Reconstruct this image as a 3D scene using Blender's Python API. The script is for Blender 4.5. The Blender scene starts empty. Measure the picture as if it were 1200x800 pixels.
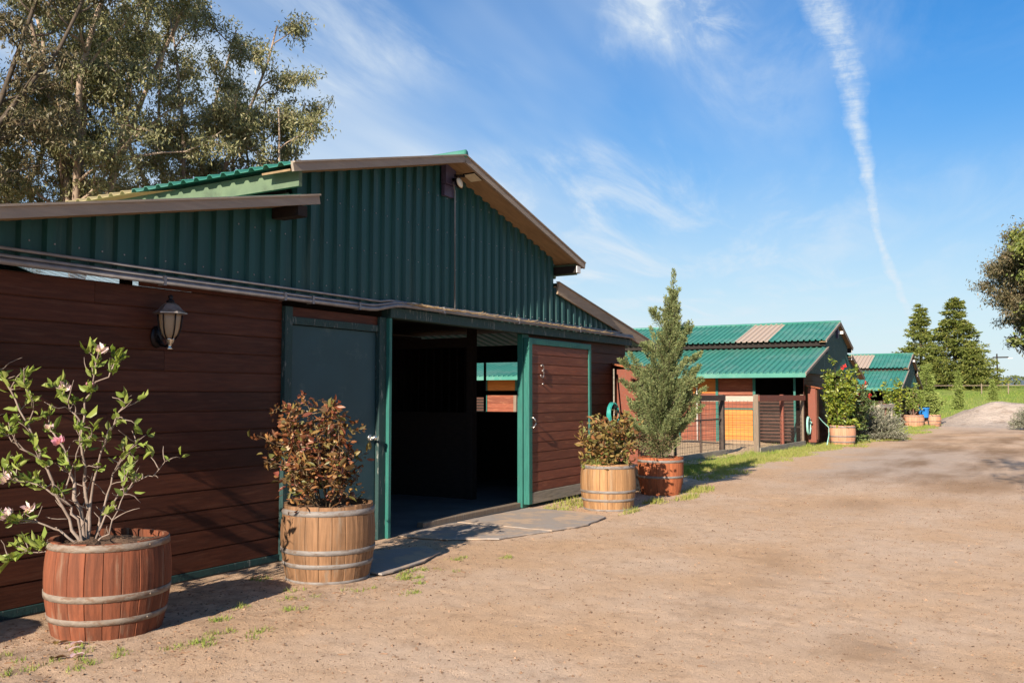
import bpy, math, random
import numpy as np
from mathutils import Vector, Matrix

S = bpy.context.scene
COL = S.collection
R = random.Random(7)
NP = np.random.default_rng(11)
PI = math.pi

# ------------------------------------------------------------------ camera
F, CAMH = 1050.0, 1.5
PITCH = math.atan(63 / 1050.0)
YAW = math.radians(30.7)
cd = bpy.data.cameras.new('camera')
cam = bpy.data.objects.new('camera', cd)
COL.objects.link(cam)
cam.location = (0, 0, CAMH)
cam.rotation_euler = (PI / 2 + PITCH, 0, YAW - PI / 2)
cd.sensor_width = 36
cd.lens = F * 36 / 1200
cd.clip_start = 0.05
cd.clip_end = 6000
S.camera = cam

# ------------------------------------------------------------------ light and sky
SUN = Vector((1, 0.11, -0.455)).normalized()
ld = bpy.data.lights.new('sun', 'SUN')
sun = bpy.data.objects.new('sun', ld)
COL.objects.link(sun)
sun.rotation_euler = SUN.to_track_quat('-Z', 'Y').to_euler()
sun.location = (-20, -5, 20)
ld.energy = 5.0
ld.angle = math.radians(0.5)
ld.color = (1.0, 0.88, 0.72)

world = bpy.data.worlds.new('World')
S.world = world
world.use_nodes = True


class NT:
    """small helper round a node tree"""
    def __init__(s, tree):
        s.t = tree
        tree.nodes.clear()

    def n(s, typ, **kw):
        nd = s.t.nodes.new(typ)
        for k, v in kw.items():
            if k.startswith('i_'):
                key = k[2:]
                key = int(key) if key.isdigit() else key.replace('_', ' ')
                s.put(nd.inputs[key], v)
            else:
                setattr(nd, k, v)
        return nd

    def put(s, sock, v):
        if isinstance(v, bpy.types.NodeSocket):
            s.t.links.new(v, sock)
        elif isinstance(v, bpy.types.Node):
            s.t.links.new(v.outputs[0], sock)
        else:
            if hasattr(sock.default_value, '__len__') and not isinstance(v, (tuple, list)):
                v = (v,) * len(sock.default_value)
            if hasattr(sock.default_value, '__len__') and len(sock.default_value) == 4 and len(v) == 3:
                v = tuple(v) + (1,)
            sock.default_value = v

    def m(s, op, a, b=None, c=None, clamp=False):
        nd = s.t.nodes.new('ShaderNodeMath')
        nd.operation = op
        nd.use_clamp = clamp
        for i, v in enumerate((a, b, c)):
            if v is not None:
                s.put(nd.inputs[i], v)
        return nd.outputs[0]

    def ss(s, v, lo, hi):
        nd = s.t.nodes.new('ShaderNodeMapRange')
        nd.interpolation_type = 'SMOOTHSTEP'
        s.put(nd.inputs[0], v)
        s.put(nd.inputs[1], lo)
        s.put(nd.inputs[2], hi)
        return nd.outputs[0]

    def noise(s, vec, scale, detail=4, rough=0.55, dist=0.0):
        nd = s.t.nodes.new('ShaderNodeTexNoise')
        s.put(nd.inputs['Vector'], vec)
        nd.inputs['Scale'].default_value = scale
        nd.inputs['Detail'].default_value = detail
        nd.inputs['Roughness'].default_value = rough
        nd.inputs['Distortion'].default_value = dist
        return nd.outputs[0]

    def mix(s, fac, a, b, mode='MIX'):
        nd = s.t.nodes.new('ShaderNodeMix')
        nd.data_type = 'RGBA'
        nd.blend_type = mode
        s.put(nd.inputs[0], fac)
        s.put(nd.inputs[6], a)
        s.put(nd.inputs[7], b)
        return nd.outputs[2]

    def comb(s, x, y, z):
        nd = s.t.nodes.new('ShaderNodeCombineXYZ')
        for i, v in enumerate((x, y, z)):
            s.put(nd.inputs[i], v)
        return nd.outputs[0]


def build_world():
    w = NT(world.node_tree)
    out = w.n('ShaderNodeOutputWorld')
    sky = w.n('ShaderNodeTexSky', sky_type='NISHITA', sun_disc=False)
    to = -SUN
    sky.sun_elevation = math.asin(to.z)
    sky.sun_rotation = math.atan2(to.x, to.y)
    sky.altitude = 60
    sky.air_density = 1.0
    sky.dust_density = 0.25
    sky.ozone_density = 2.0
    hsv = w.n('ShaderNodeHueSaturation', i_Saturation=1.0, i_Color=sky)
    tc = w.n('ShaderNodeTexCoord')
    sep = w.n('ShaderNodeSeparateXYZ', i_0=tc.outputs['Generated'])
    x, y, z = sep.outputs
    az = w.m('ARCTAN2', y, x)
    # contrail: a wind-bent trail given as azimuth over height above the horizon
    trail = [(0.0, .100, .0030), (0.072, .1123, .0042), (0.0984, .1228, .0048), (0.1337, .1365, .0052), (0.1689, .1463, .0056),
             (0.2032, .1497, .0074), (0.2373, .1547, .0085), (0.2712, .1639, .0125), (0.3118, .168, .0190),
             (0.348, .1773, .0265), (0.3915, .1961, .0290), (0.5, .27, .03)]
    fc = w.n('ShaderNodeFloatCurve')
    fw = w.n('ShaderNodeFloatCurve')
    for nd, k, mul in ((fc, 1, 2.0), (fw, 2, 20.0)):
        c = nd.mapping.curves[0]
        pts = [(t[0] * 2, t[k] * mul) for t in trail]
        c.points[0].location = pts[0]
        c.points[1].location = pts[-1]
        for p in pts[1:-1]:
            c.points.new(*p)
        nd.mapping.use_clip = False
        nd.mapping.update()
        w.put(nd.inputs['Value'], w.m('MULTIPLY', z, 2.0))
    caz = w.m('MULTIPLY', fc.outputs[0], 0.5)
    cwd = w.m('MULTIPLY', fw.outputs[0], 0.05)
    d3 = tc.outputs['Generated']
    wob = w.m('MULTIPLY', w.m('SUBTRACT', w.noise(d3, 34, 6, .68), .5), 0.016)
    off = w.m('ADD', w.m('SUBTRACT', az, caz), wob)
    rel = w.m('DIVIDE', w.m('ABSOLUTE', off), cwd)
    core = w.m('MULTIPLY', w.ss(rel, 1.25, 0.05), w.m('ADD', .62, w.m('MULTIPLY', w.ss(w.noise(d3, 55, 5, .65), .35, .65), .55)))
    # ripples across the trail
    rip = w.noise(w.comb(w.m('MULTIPLY', az, 18), w.m('MULTIPLY', az, 5), w.m('MULTIPLY', z, 150)), 1.0, 5, .68, 1.2)
    ripm = w.m('ADD', w.m('MULTIPLY', w.ss(rip, .25, .75), .42), .52)
    trailf = w.m('MULTIPLY', w.m('MULTIPLY', core, ripm), .80)
    trailf = w.m('MULTIPLY', trailf, w.ss(z, 0.050, 0.10))
    # cirrus wisps on a high plane
    zc = w.m('MAXIMUM', z, 0.03)
    u, v = w.m('DIVIDE', x, zc), w.m('DIVIDE', y, zc)
    a = math.radians(12)
    p = w.m('ADD', w.m('MULTIPLY', u, math.cos(a)), w.m('MULTIPLY', v, math.sin(a)))
    q = w.m('SUBTRACT', w.m('MULTIPLY', v, math.cos(a)), w.m('MULTIPLY', u, math.sin(a)))
    wvec = w.comb(w.m('MULTIPLY', p, .33), w.m('MULTIPLY', q, 1.25), 0)
    n1 = w.noise(wvec, 1.5, 8, .62, .5)
    big = w.noise(w.comb(w.m('MULTIPLY', u, .55), w.m('MULTIPLY', v, .55), 3.3), 1.0, 2, .5)
    wisp = w.m('MULTIPLY', w.ss(n1, .42, .74), w.ss(big, .30, .58))
    # mackerel patch high in the middle of the view
    fl = w.noise(w.comb(w.m('MULTIPLY', u, 1.6), w.m('MULTIPLY', v, 3.4), 5.0), 2.6, 5, .65, .6)
    dxp, dyp = w.m('SUBTRACT', u, 2.17), w.m('SUBTRACT', v, .80)
    rr = w.m('SQRT', w.m('ADD', w.m('MULTIPLY', w.m('MULTIPLY', dxp, dxp), 6.5), w.m('MULTIPLY', w.m('MULTIPLY', dyp, dyp), 26)))
    patch = w.m('MULTIPLY', w.m('MULTIPLY', w.ss(fl, .42, .72), w.ss(rr, 1.15, .15)), .55)
    left = w.ss(az, .13, .60)
    mid = w.m('MULTIPLY', w.ss(az, .10, .22), w.ss(az, .60, .40))
    cl = w.m('MULTIPLY', wisp, w.m('ADD', w.m('ADD', w.m('MULTIPLY', left, .50), w.m('MULTIPLY', mid, .22)), .24))
    # thin milky veil low on the sky and on the left
    veil = w.m('MULTIPLY', w.m('MULTIPLY', w.ss(w.noise(w.comb(w.m('MULTIPLY', p, .16), w.m('MULTIPLY', q, .7), 1.2), 1.0, 5, .55), .30, .70), w.ss(az, .08, .62)), .62)
    low = w.m('MULTIPLY', w.m('POWER', w.ss(z, .34, -.02), 1.3), .85)
    fac = w.m('MAXIMUM', w.m('MAXIMUM', w.m('ADD', cl, w.m('ADD', veil, patch)), trailf), 0.0)
    fac = w.m('MINIMUM', w.m('SUBTRACT', w.m('ADD', fac, low), w.m('MULTIPLY', fac, low)), .92)
    tint = w.mix(w.ss(z, .42, .02), (.40, 1.06, 1.58), (.66, .95, 1.06))
    blue = w.mix(1.0, hsv.outputs[0], tint, 'MULTIPLY')
    colr = w.mix(fac, blue, (7.6, 8.5, 9.3))
    bg = w.n('ShaderNodeBackground', i_Color=colr, i_Strength=0.05)
    w.t.links.new(bg.outputs[0], out.inputs[0])


build_world()

S.view_settings.view_transform = 'Standard'
S.view_settings.look = 'None'
S.view_settings.gamma = 1
S.view_settings.exposure = 1.0
S.cycles.max_bounces = 6
S.cycles.transparent_max_bounces = 8
S.cycles.sample_clamp_indirect = 4


# ------------------------------------------------------------------ materials
def new_mat(name):
    m = bpy.data.materials.new(name)
    m.use_nodes = True
    return m, NT(m.node_tree)


def surf(name, c1, c2=None, scale=4.0, rough=.7, stretch=(1, 1, 1), bump=.2, bscale=None, island=.0, c3=None, c3amt=.0, c3scale=1.5,
         metal=0.0, spec=.3, bdist=.01, c3lo=.52):
    """painted / wooden / metal surface: two-tone grain, a third wear colour, per-piece value shift, fine bump"""
    m, t = new_mat(name)
    out = t.n('ShaderNodeOutputMaterial')
    b = t.n('ShaderNodeBsdfPrincipled')
    tc = t.n('ShaderNodeTexCoord')
    mp = t.n('ShaderNodeMapping', i_Vector=tc.outputs['Object'], i_Scale=stretch)
    geo = t.n('ShaderNodeNewGeometry')
    vec = mp.outputs[0]
    if island:
        sh = t.m('MULTIPLY', geo.outputs['Random Per Island'], 37.0)
        vec = t.n('ShaderNodeVectorMath', operation='ADD', i_0=vec, i_1=t.comb(sh, sh, sh)).outputs[0]
    c2 = c2 or tuple(x * .7 for x in c1)
    n1 = t.noise(vec, scale, 6, .6)
    col = t.mix(t.ss(n1, .3, .7), c1, c2)
    if island:
        val = t.m('ADD', t.m('MULTIPLY', geo.outputs['Random Per Island'], island), 1 - island / 2)
        col = t.mix(1.0, col, t.n('ShaderNodeCombineColor', i_0=val, i_1=val, i_2=val).outputs[0], 'MULTIPLY')
    if c3:
        n3 = t.noise(vec, c3scale, 7, .68)
        col = t.mix(t.m('MULTIPLY', t.ss(n3, c3lo, c3lo + .16), c3amt), col, c3)
    t.put(b.inputs['Base Color'], col)
    b.inputs['Roughness'].default_value = rough
    b.inputs['Metallic'].default_value = metal
    b.inputs['Specular IOR Level'].default_value = spec
    if bump:
        bp = t.n('ShaderNodeBump', i_Strength=bump, i_Distance=bdist, i_Height=t.noise(vec, bscale or scale * 3, 5, .65))
        t.put(b.inputs['Normal'], bp.outputs[0])
    t.t.links.new(b.outputs[0], out.inputs[0])
    return m


def leafmat(name, cols, trans=.30, rough=.5, spec=.35):
    """leaf: colour picked per leaf, some light passes through"""
    m, t = new_mat(name)
    out = t.n('ShaderNodeOutputMaterial')
    geo = t.n('ShaderNodeNewGeometry')
    cr = t.n('ShaderNodeValToRGB', i_0=geo.outputs['Random Per Island'])
    e = cr.color_ramp.elements
    cr.color_ramp.interpolation = 'LINEAR'
    e[0].position, e[0].color = 0, (*cols[0], 1)
    e[1].position, e[1].color = 1, (*cols[-1], 1)
    for i, c in enumerate(cols[1:-1]):
        el = e.new((i + 1) / (len(cols) - 1))
        el.color = (*c, 1)
    b = t.n('ShaderNodeBsdfPrincipled', i_Base_Color=cr.outputs[0], i_Roughness=rough)
    b.inputs['Specular IOR Level'].default_value = spec
    tr = t.n('ShaderNodeBsdfTranslucent', i_Color=t.mix(1.0, cr.outputs[0], (1.25, 1.35, .7), 'MULTIPLY'))
    mx = t.n('ShaderNodeMixShader', i_0=trans)
    t.t.links.new(b.outputs[0], mx.inputs[1])
    t.t.links.new(tr.outputs[0], mx.inputs[2])
    t.t.links.new(mx.outputs[0], out.inputs[0])
    return m


def dirtmat():
    m, t = new_mat('packed dirt')
    out = t.n('ShaderNodeOutputMaterial')
    b = t.n('ShaderNodeBsdfPrincipled', i_Roughness=.95)
    b.inputs['Specular IOR Level'].default_value = .12
    pos = t.n('ShaderNodeNewGeometry').outputs['Position']
    sp = t.n('ShaderNodeSeparateXYZ', i_0=pos)
    x, y, _ = sp.outputs
    nA = t.noise(pos, .55, 6, .6)
    nB = t.noise(pos, 5.5, 8, .72)
    nC = t.noise(pos, 60, 4, .7)
    nD = t.noise(t.n('ShaderNodeMapping', i_Vector=pos, i_Scale=(.16, .55, 1)).outputs[0], 1.2, 6, .6)
    col = t.mix(t.ss(nA, .34, .66), (.50, .328, .205), (.535, .39, .285))
    col = t.mix(t.m('MULTIPLY', t.ss(nB, .48, .74), .55), col, (.285, .178, .112))
    col = t.mix(t.m('MULTIPLY', t.ss(nC, .55, .72), .42), col, (.215, .135, .085))
    nE = t.noise(t.n('ShaderNodeMapping', i_Vector=pos, i_Rotation=(0, 0, .9), i_Scale=(1, 1.9, 1)).outputs[0], 30, 4, .7)
    col = t.mix(t.m('MULTIPLY', t.ss(nE, .58, .68), .60), col, (.17, .105, .066))
    col = t.mix(t.m('MULTIPLY', t.ss(t.noise(pos, 44, 3, .6), .60, .72), .32), col, (.58, .42, .29))
    col = t.mix(t.m('MULTIPLY', t.ss(t.noise(pos, 95, 2, .5), .66, .80), .5), col, (.55, .46, .37))
    # grey gravelly stretch beside the second barn, damp brown stretch in the middle of the lane
    gx = t.ss(t.m('ABSOLUTE', t.m('SUBTRACT', x, 22.5)), 7.5, 2.5)
    gy = t.ss(t.m('ABSOLUTE', t.m('SUBTRACT', y, t.m('MULTIPLY', t.m('SUBTRACT', nA, .1), 6.5))), 3.1, .6)
    col = t.mix(t.m('MULTIPLY', t.m('MULTIPLY', gx, gy), .6), col, (.36, .30, .26))
    damp = t.m('MULTIPLY', t.ss(x, 10.5, 20), t.ss(x, 52, 38))
    dm = t.m('MULTIPLY', damp, t.m('MULTIPLY', t.ss(nD, .40, .66), t.ss(y, 4.6, 2.6)))
    col = t.mix(t.m('MULTIPLY', dm, .85), col, (.205, .125, .070))
    dm2 = t.m('MULTIPLY', t.ss(t.noise(t.n('ShaderNodeMapping', i_Vector=pos, i_Location=(4, 9, 0), i_Scale=(.5, .8, 1)).outputs[0], .9, 5, .6), .56, .76), .5)
    col = t.mix(dm2, col, (.27, .165, .095))
    far = t.ss(x, 40, 50)
    col = t.mix(t.m('MULTIPLY', far, .85), col, (.48, .38, .31))
    for (bx, by, br, ba) in ((5.75, .95, .55, .5), (7.3, 2.0, .4, .3), (13.2, 2.3, .9, .45), (16.5, 1.1, 1.6, .5), (9.3, 3.7, .5, .25)):
        dx_, dy_ = t.m('SUBTRACT', x, bx), t.m('SUBTRACT', y, by)
        dd = t.m('ADD', t.m('SQRT', t.m('ADD', t.m('MULTIPLY', dx_, dx_), t.m('MULTIPLY', t.m('MULTIPLY', dy_, dy_), 2.2))), t.m('MULTIPLY', t.m('SUBTRACT', nB, .5), br * 2.4))
        col = t.mix(t.m('MULTIPLY', t.ss(dd, br, br * .2), ba), col, (.26, .155, .085))
    # trampled dry soil with old leaf bits close to the barn wall
    nw = t.m('MULTIPLY', t.ss(y, 3.9, 5.3), t.ss(x, 8.2, 5.5))
    col = t.mix(t.m('MULTIPLY', t.m('MULTIPLY', nw, t.ss(nB, .36, .62)), .6), col, (.20, .135, .090))
    t.put(b.inputs['Base Color'], col)
    h = t.m('ADD', t.m('MULTIPLY', t.noise(pos, 24, 6, .72), .6), t.m('MULTIPLY', t.noise(pos, 85, 4, .7), .4))
    bp = t.n('ShaderNodeBump', i_Strength=.85, i_Distance=.02, i_Height=h)
    t.put(b.inputs['Normal'], bp.outputs[0])
    t.t.links.new(b.outputs[0], out.inputs[0])
    return m


def fieldmat():
    m, t = new_mat('meadow turf')
    out = t.n('ShaderNodeOutputMaterial')
    b = t.n('ShaderNodeBsdfPrincipled', i_Roughness=.9)
    b.inputs['Specular IOR Level'].default_value = .1
    pos = t.n('ShaderNodeNewGeometry').outputs['Position']
    n1 = t.noise(t.n('ShaderNodeMapping', i_Vector=pos, i_Scale=(.5, 1, 1)).outputs[0], .35, 7, .65)
    n2 = t.noise(pos, 3.0, 6, .7)
    col = t.mix(t.ss(n1, .35, .65), (.19, .285, .05), (.27, .31, .085))
    col = t.mix(t.m('MULTIPLY', t.ss(n2, .45, .7), .6), col, (.085, .14, .028))
    t.put(b.inputs['Base Color'], col)
    bp = t.n('ShaderNodeBump', i_Strength=1.0, i_Distance=.15, i_Height=t.noise(pos, 5, 5, .7))
    t.put(b.inputs['Normal'], bp.outputs[0])
    t.t.links.new(b.outputs[0], out.inputs[0])
    return m


def clearmat(name, col, fac, tr_w=.5):
    m, t = new_mat(name)
    out = t.n('ShaderNodeOutputMaterial')
    a = t.n('ShaderNodeBsdfTransparent', i_Color=(.95, .97, .95))
    tl = t.n('ShaderNodeBsdfTranslucent', i_Color=col)
    d = t.n('ShaderNodeBsdfPrincipled', i_Base_Color=col, i_Roughness=.5)
    m1 = t.n('ShaderNodeMixShader', i_0=tr_w)
    t.t.links.new(d.outputs[0], m1.inputs[1])
    t.t.links.new(tl.outputs[0], m1.inputs[2])
    m2 = t.n('ShaderNodeMixShader', i_0=fac)
    t.t.links.new(m1.outputs[0], m2.inputs[1])
    t.t.links.new(a.outputs[0], m2.inputs[2])
    t.t.links.new(m2.outputs[0], out.inputs[0])
    return m


M = {}
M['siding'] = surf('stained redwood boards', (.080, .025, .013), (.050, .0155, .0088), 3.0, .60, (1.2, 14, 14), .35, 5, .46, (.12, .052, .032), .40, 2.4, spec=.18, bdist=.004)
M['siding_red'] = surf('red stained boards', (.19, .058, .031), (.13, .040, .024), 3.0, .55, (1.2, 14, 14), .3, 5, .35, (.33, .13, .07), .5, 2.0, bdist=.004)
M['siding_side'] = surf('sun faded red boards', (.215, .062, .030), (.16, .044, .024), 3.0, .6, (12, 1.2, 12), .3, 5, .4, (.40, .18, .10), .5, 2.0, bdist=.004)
M['slat'] = surf('brown pen slats', (.085, .036, .024), (.055, .025, .018), 3.0, .7, (8, 2, 8), .3, 5, .4)
M['orange'] = surf('new orange pine boards', (.50, .185, .034), (.40, .135, .026), 3.0, .55, (14, 1.2, 14), .25, 5, .35, (.30, .12, .045), .5, 3.0, bdist=.003)
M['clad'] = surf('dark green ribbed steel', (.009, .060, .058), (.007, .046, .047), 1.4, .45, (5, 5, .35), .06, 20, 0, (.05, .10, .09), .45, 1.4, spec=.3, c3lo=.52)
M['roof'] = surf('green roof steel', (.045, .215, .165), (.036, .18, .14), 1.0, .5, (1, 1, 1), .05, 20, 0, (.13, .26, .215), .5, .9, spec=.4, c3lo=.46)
M['roof_under'] = surf('green beam paint', (.115, .165, .100), (.085, .125, .08), 5, .6, (1, 1, 1), .15, 20, 0, (.05, .06, .04), .5, 4)
M['trim'] = surf('green trim paint', (.026, .145, .118), (.020, .110, .092), 6, .5, (6, 6, .8), .2, 20, .1, (.20, .22, .18), .35, 5, c3lo=.60)
M['trim_worn'] = surf('worn grey green paint', (.020, .052, .050), (.014, .036, .036), 7, .65, (4, 4, 1), .4, 25, .1, (.27, .28, .255), .75, 7, c3lo=.55)
M['door'] = surf('blue green steel door', (.020, .058, .070), (.017, .050, .060), 2.5, .5, (1, 1, 1), .05, 30, 0, (.06, .095, .095), .55, 4, spec=.3, c3lo=.54)
M['rake'] = surf('weathered rake board', (.30, .245, .195), (.23, .185, .15), 3, .65, (1, 8, 8), .25, 6, .1, (.30, .27, .23), .4, 3)
M['fascia'] = surf('tan fascia board', (.34, .25, .17), (.26, .185, .125), 3, .65, (1, 8, 8), .25, 6, .1)
M['soffit'] = surf('dusty tan soffit', (.30, .20, .11), (.22, .145, .08), 3, .75, (1, 6, 1), .2, 8, .1)
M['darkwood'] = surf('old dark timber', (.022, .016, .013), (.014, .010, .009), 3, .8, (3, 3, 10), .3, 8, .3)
M['greywood'] = surf('weathered grey board', (.30, .265, .215), (.21, .185, .15), 3, .8, (1, 10, 10), .4, 8, .2, (.12, .10, .08), .5, 3)
M['postwood'] = surf('weathered post timber', (.22, .165, .12), (.15, .11, .08), 3, .85, (10, 10, 1), .4, 8, .3, (.34, .30, .25), .5, 3)
M['redwood_post'] = surf('red brown timber', (.22, .065, .038), (.15, .045, .03), 3, .7, (2, 10, 10), .3, 8, .25, (.32, .2, .14), .4, 3)
M['palewood'] = surf('pale bleached rail', (.42, .36, .30), (.33, .28, .23), 3, .8, (6, 1, 10), .3, 8, .2)
M['white'] = surf('white painted end', (.72, .70, .68), (.60, .58, .56), 6, .6, bump=.1)
M['steel'] = surf('galvanised conduit', (.25, .24, .25), (.17, .165, .175), 8, .5, bump=.08, metal=.3, spec=.4)
M['chrome'] = surf('brushed handle metal', (.65, .63, .58), (.5, .48, .45), 8, .25, bump=.03, metal=.9)
M['blackmetal'] = surf('black lantern metal', (.022, .018, .020), (.012, .010, .012), 20, .38, bump=.15, metal=.6)
M['bronze'] = surf('aged bronze lantern roof', (.40, .345, .32), (.24, .20, .185), 20, .33, bump=.15, metal=.7)
M['purple'] = surf('grey purple box paint', (.075, .065, .115), (.06, .05, .09), 6, .5, bump=.05)
M['lens'] = surf('pale lamp lens', (.70, .62, .45), (.6, .52, .36), 12, .2, bump=.05, spec=.6)
M['amber'] = None
M['teal'] = surf('teal plastic', (.035, .30, .27), (.03, .24, .22), 9, .4, bump=.05)
M['palehose'] = surf('pale green hose', (.30, .56, .48), (.24, .48, .42), 9, .45, bump=.05)
M['concrete'] = surf('dusty barn floor', (.12, .115, .115), (.08, .076, .076), 2, .8, bump=.2, bscale=30)
M['mat'] = surf('dusty rubber mat', (.33, .285, .255), (.25, .22, .20), 2.2, .9, (1, 1, 1), .5, 40, 0, (.46, .335, .24), .95, 2.3, c3lo=.44, spec=.1)
M['straw'] = surf('old straw', (.48, .35, .20), (.36, .25, .13), 9, .85, island=.6, bump=.1)
M['dirt'] = dirtmat()
M['field'] = fieldmat()
M['sand'] = surf('stall sand', (.52, .37, .23), (.44, .31, .19), 3, .95, bump=.6, bscale=30, bdist=.03)
M['mound'] = surf('heaped road dirt', (.46, .375, .315), (.37, .30, .25), 1.2, .95, bump=.9, bscale=5, bdist=.12, c3=(.22, .16, .12), c3amt=.6, c3scale=.9)
M['soil'] = surf('potting soil', (.12, .072, .045), (.07, .04, .026), 12, .95, bump=1.0, bscale=25, bdist=.03, c3=(.24, .16, .11), c3amt=.6, c3scale=9)
M['hoop'] = surf('grey barrel hoop', (.25, .205, .165), (.17, .135, .11), 6, .7, (2, 2, 6), .25, 25, 0, (.13, .065, .035), .75, 5, c3lo=.46)
M['hoop_zinc'] = surf('zinc barrel hoop', (.24, .215, .20), (.175, .155, .145), 6, .65, (2, 2, 6), .2, 25, 0, (.13, .08, .05), .7, 5, metal=.1, c3lo=.48)
for nm, a, b_, w_ in (('redcask', (.195, .063, .032), (.105, .038, .022), (.20, .125, .085)), ('oakcask', (.235, .128, .068), (.135, .074, .040), (.20, .155, .115)),
                      ('goldcask', (.34, .19, .09), (.22, .12, .058), (.25, .19, .13)), ('orangecask', (.33, .105, .045), (.24, .075, .035), (.16, .08, .045)),
                      ('palecask', (.46, .24, .15), (.36, .18, .11), (.22, .13, .09))):
    M[nm] = surf(nm, a, b_, 4, .75, (7, 7, .55), .5, 9, .42, w_, .75, 2.2, bdist=.007, spec=.15)
M['bluebin'] = surf('blue plastic', (.03, .22, .62), (.025, .19, .55), 6, .4, bump=.03)
M['blackbin'] = surf('black plastic', (.015, .016, .018), (.02, .02, .022), 6, .45, bump=.03)
M['fencewood'] = surf('dark fence timber', (.085, .062, .050), (.055, .040, .033), 3, .85, (4, 4, 4), .3, 8, .3)
M['wire'] = surf('rusty wire', (.10, .065, .05), (.06, .045, .04), 20, .7, bump=.1, metal=.2)
M['skylight'] = clearmat('fibreglass sheet', (.56, .44, .35), .0, .25)
M['skylight_yellow'] = clearmat('yellowed fibreglass sheet', (.62, .52, .30), .05, .45)
M['clear'] = clearmat('added clear sheet', (.9, .92, .9), .75)
M['magbark'] = surf('pale magnolia bark', (.30, .235, .195), (.17, .125, .10), 9, .8, (1, 1, 1), .3, 30)
M['rosebark'] = surf('rose stem', (.15, .10, .055), (.10, .07, .04), 9, .8, bump=.3)
M['eucbark'] = surf('eucalyptus bark', (.36, .27, .20), (.19, .14, .11), 1.2, .85, (1, 1, .35), .3, 9, c3=(.50, .40, .31), c3amt=.7, c3scale=1.0)
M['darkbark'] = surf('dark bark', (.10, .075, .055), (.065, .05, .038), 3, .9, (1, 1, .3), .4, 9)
M['magleaf'] = leafmat('magnolia leaf', [(.19, .26, .045), (.27, .34, .075), (.13, .19, .035), (.34, .37, .11), (.24, .29, .06)], .38, .42)
M['petal'] = leafmat('magnolia petal', [(.78, .62, .66), (.74, .50, .58), (.82, .76, .74)], .35, .5)
M['petal_pink'] = leafmat('pink magnolia petal', [(.55, .16, .28), (.70, .36, .46), (.66, .26, .38)], .35, .5)
M['roseleaf'] = leafmat('bronze rose leaf', [(.16, .040, .025), (.24, .095, .035), (.085, .070, .025), (.21, .055, .040), (.36, .20, .07), (.11, .12, .03), (.30, .12, .05), (.13, .035, .02), (.14, .14, .04)], .22, .42, .5)
M['roseleaf_green'] = leafmat('green bronze rose leaf', [(.19, .065, .03), (.25, .16, .05), (.09, .08, .025), (.30, .21, .07), (.25, .09, .045), (.13, .14, .035), (.17, .17, .05)], .22, .45)
M['juniper'] = leafmat('juniper scale', [(.125, .16, .062), (.185, .21, .085), (.23, .24, .11), (.13, .175, .075), (.09, .115, .05)], .12, .7, .15)
M['juniper_dry'] = leafmat('dry juniper scale', [(.25, .17, .10), (.20, .15, .09)], .1, .8, .1)
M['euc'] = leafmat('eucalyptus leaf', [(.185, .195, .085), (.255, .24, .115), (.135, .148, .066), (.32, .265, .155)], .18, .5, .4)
M['euc_dark'] = leafmat('dark eucalyptus leaf', [(.11, .10, .048), (.15, .12, .062), (.08, .078, .04), (.20, .14, .08)], .12, .5, .4)  # darker, browner leaf tone than the other eucalyptus
M['bushleaf'] = leafmat('bright broad leaf', [(.13, .16, .035), (.20, .21, .05), (.09, .12, .03)], .22, .45, .4)
M['pine'] = leafmat('conifer spray', [(.105, .14, .026), (.165, .18, .04), (.062, .09, .02), (.22, .21, .055)], .1, .6, .2)
M['cypress'] = leafmat('young cypress spray', [(.19, .25, .06), (.25, .29, .08), (.15, .20, .05)], .15, .6, .2)
M['camellia'] = leafmat('yellow green camellia leaf', [(.30, .33, .03), (.16, .22, .035), (.36, .37, .045), (.07, .12, .025), (.10, .16, .03), (.24, .28, .04)], .3, .35, .5)
M['darkbush'] = leafmat('dark green leaf', [(.060, .105, .03), (.10, .14, .04), (.14, .17, .06)], .15, .4, .5)
M['lavender'] = leafmat('grey green needle leaf', [(.20, .21, .145), (.27, .26, .20), (.13, .145, .09), (.33, .30, .25)], .1, .7, .15)
M['redflower'] = leafmat('red petal', [(.50, .02, .02), (.62, .05, .04)], .2, .5)
M['grass'] = leafmat('grass blade', [(.155, .24, .035), (.24, .31, .06), (.33, .31, .10), (.19, .26, .05)], .3, .6, .2)
M['drygrass'] = leafmat('drier grass blade', [(.30, .28, .07), (.24, .29, .06), (.38, .32, .13), (.20, .27, .05)], .3, .6, .2)
M['chip'] = surf('dirt crumbs', (.26, .165, .105), (.13, .08, .052), 9, .95, island=.9, bump=.2)
M['chipwood'] = surf('wood chip', (.30, .17, .09), (.22, .12, .07), 9, .85, island=.8, bump=.2)
M['hill'] = surf('haze blue far ridge', (.10, .135, .165), (.085, .115, .145), .02, 1.0, bump=0)  # distance haze is put into this blue grey


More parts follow.
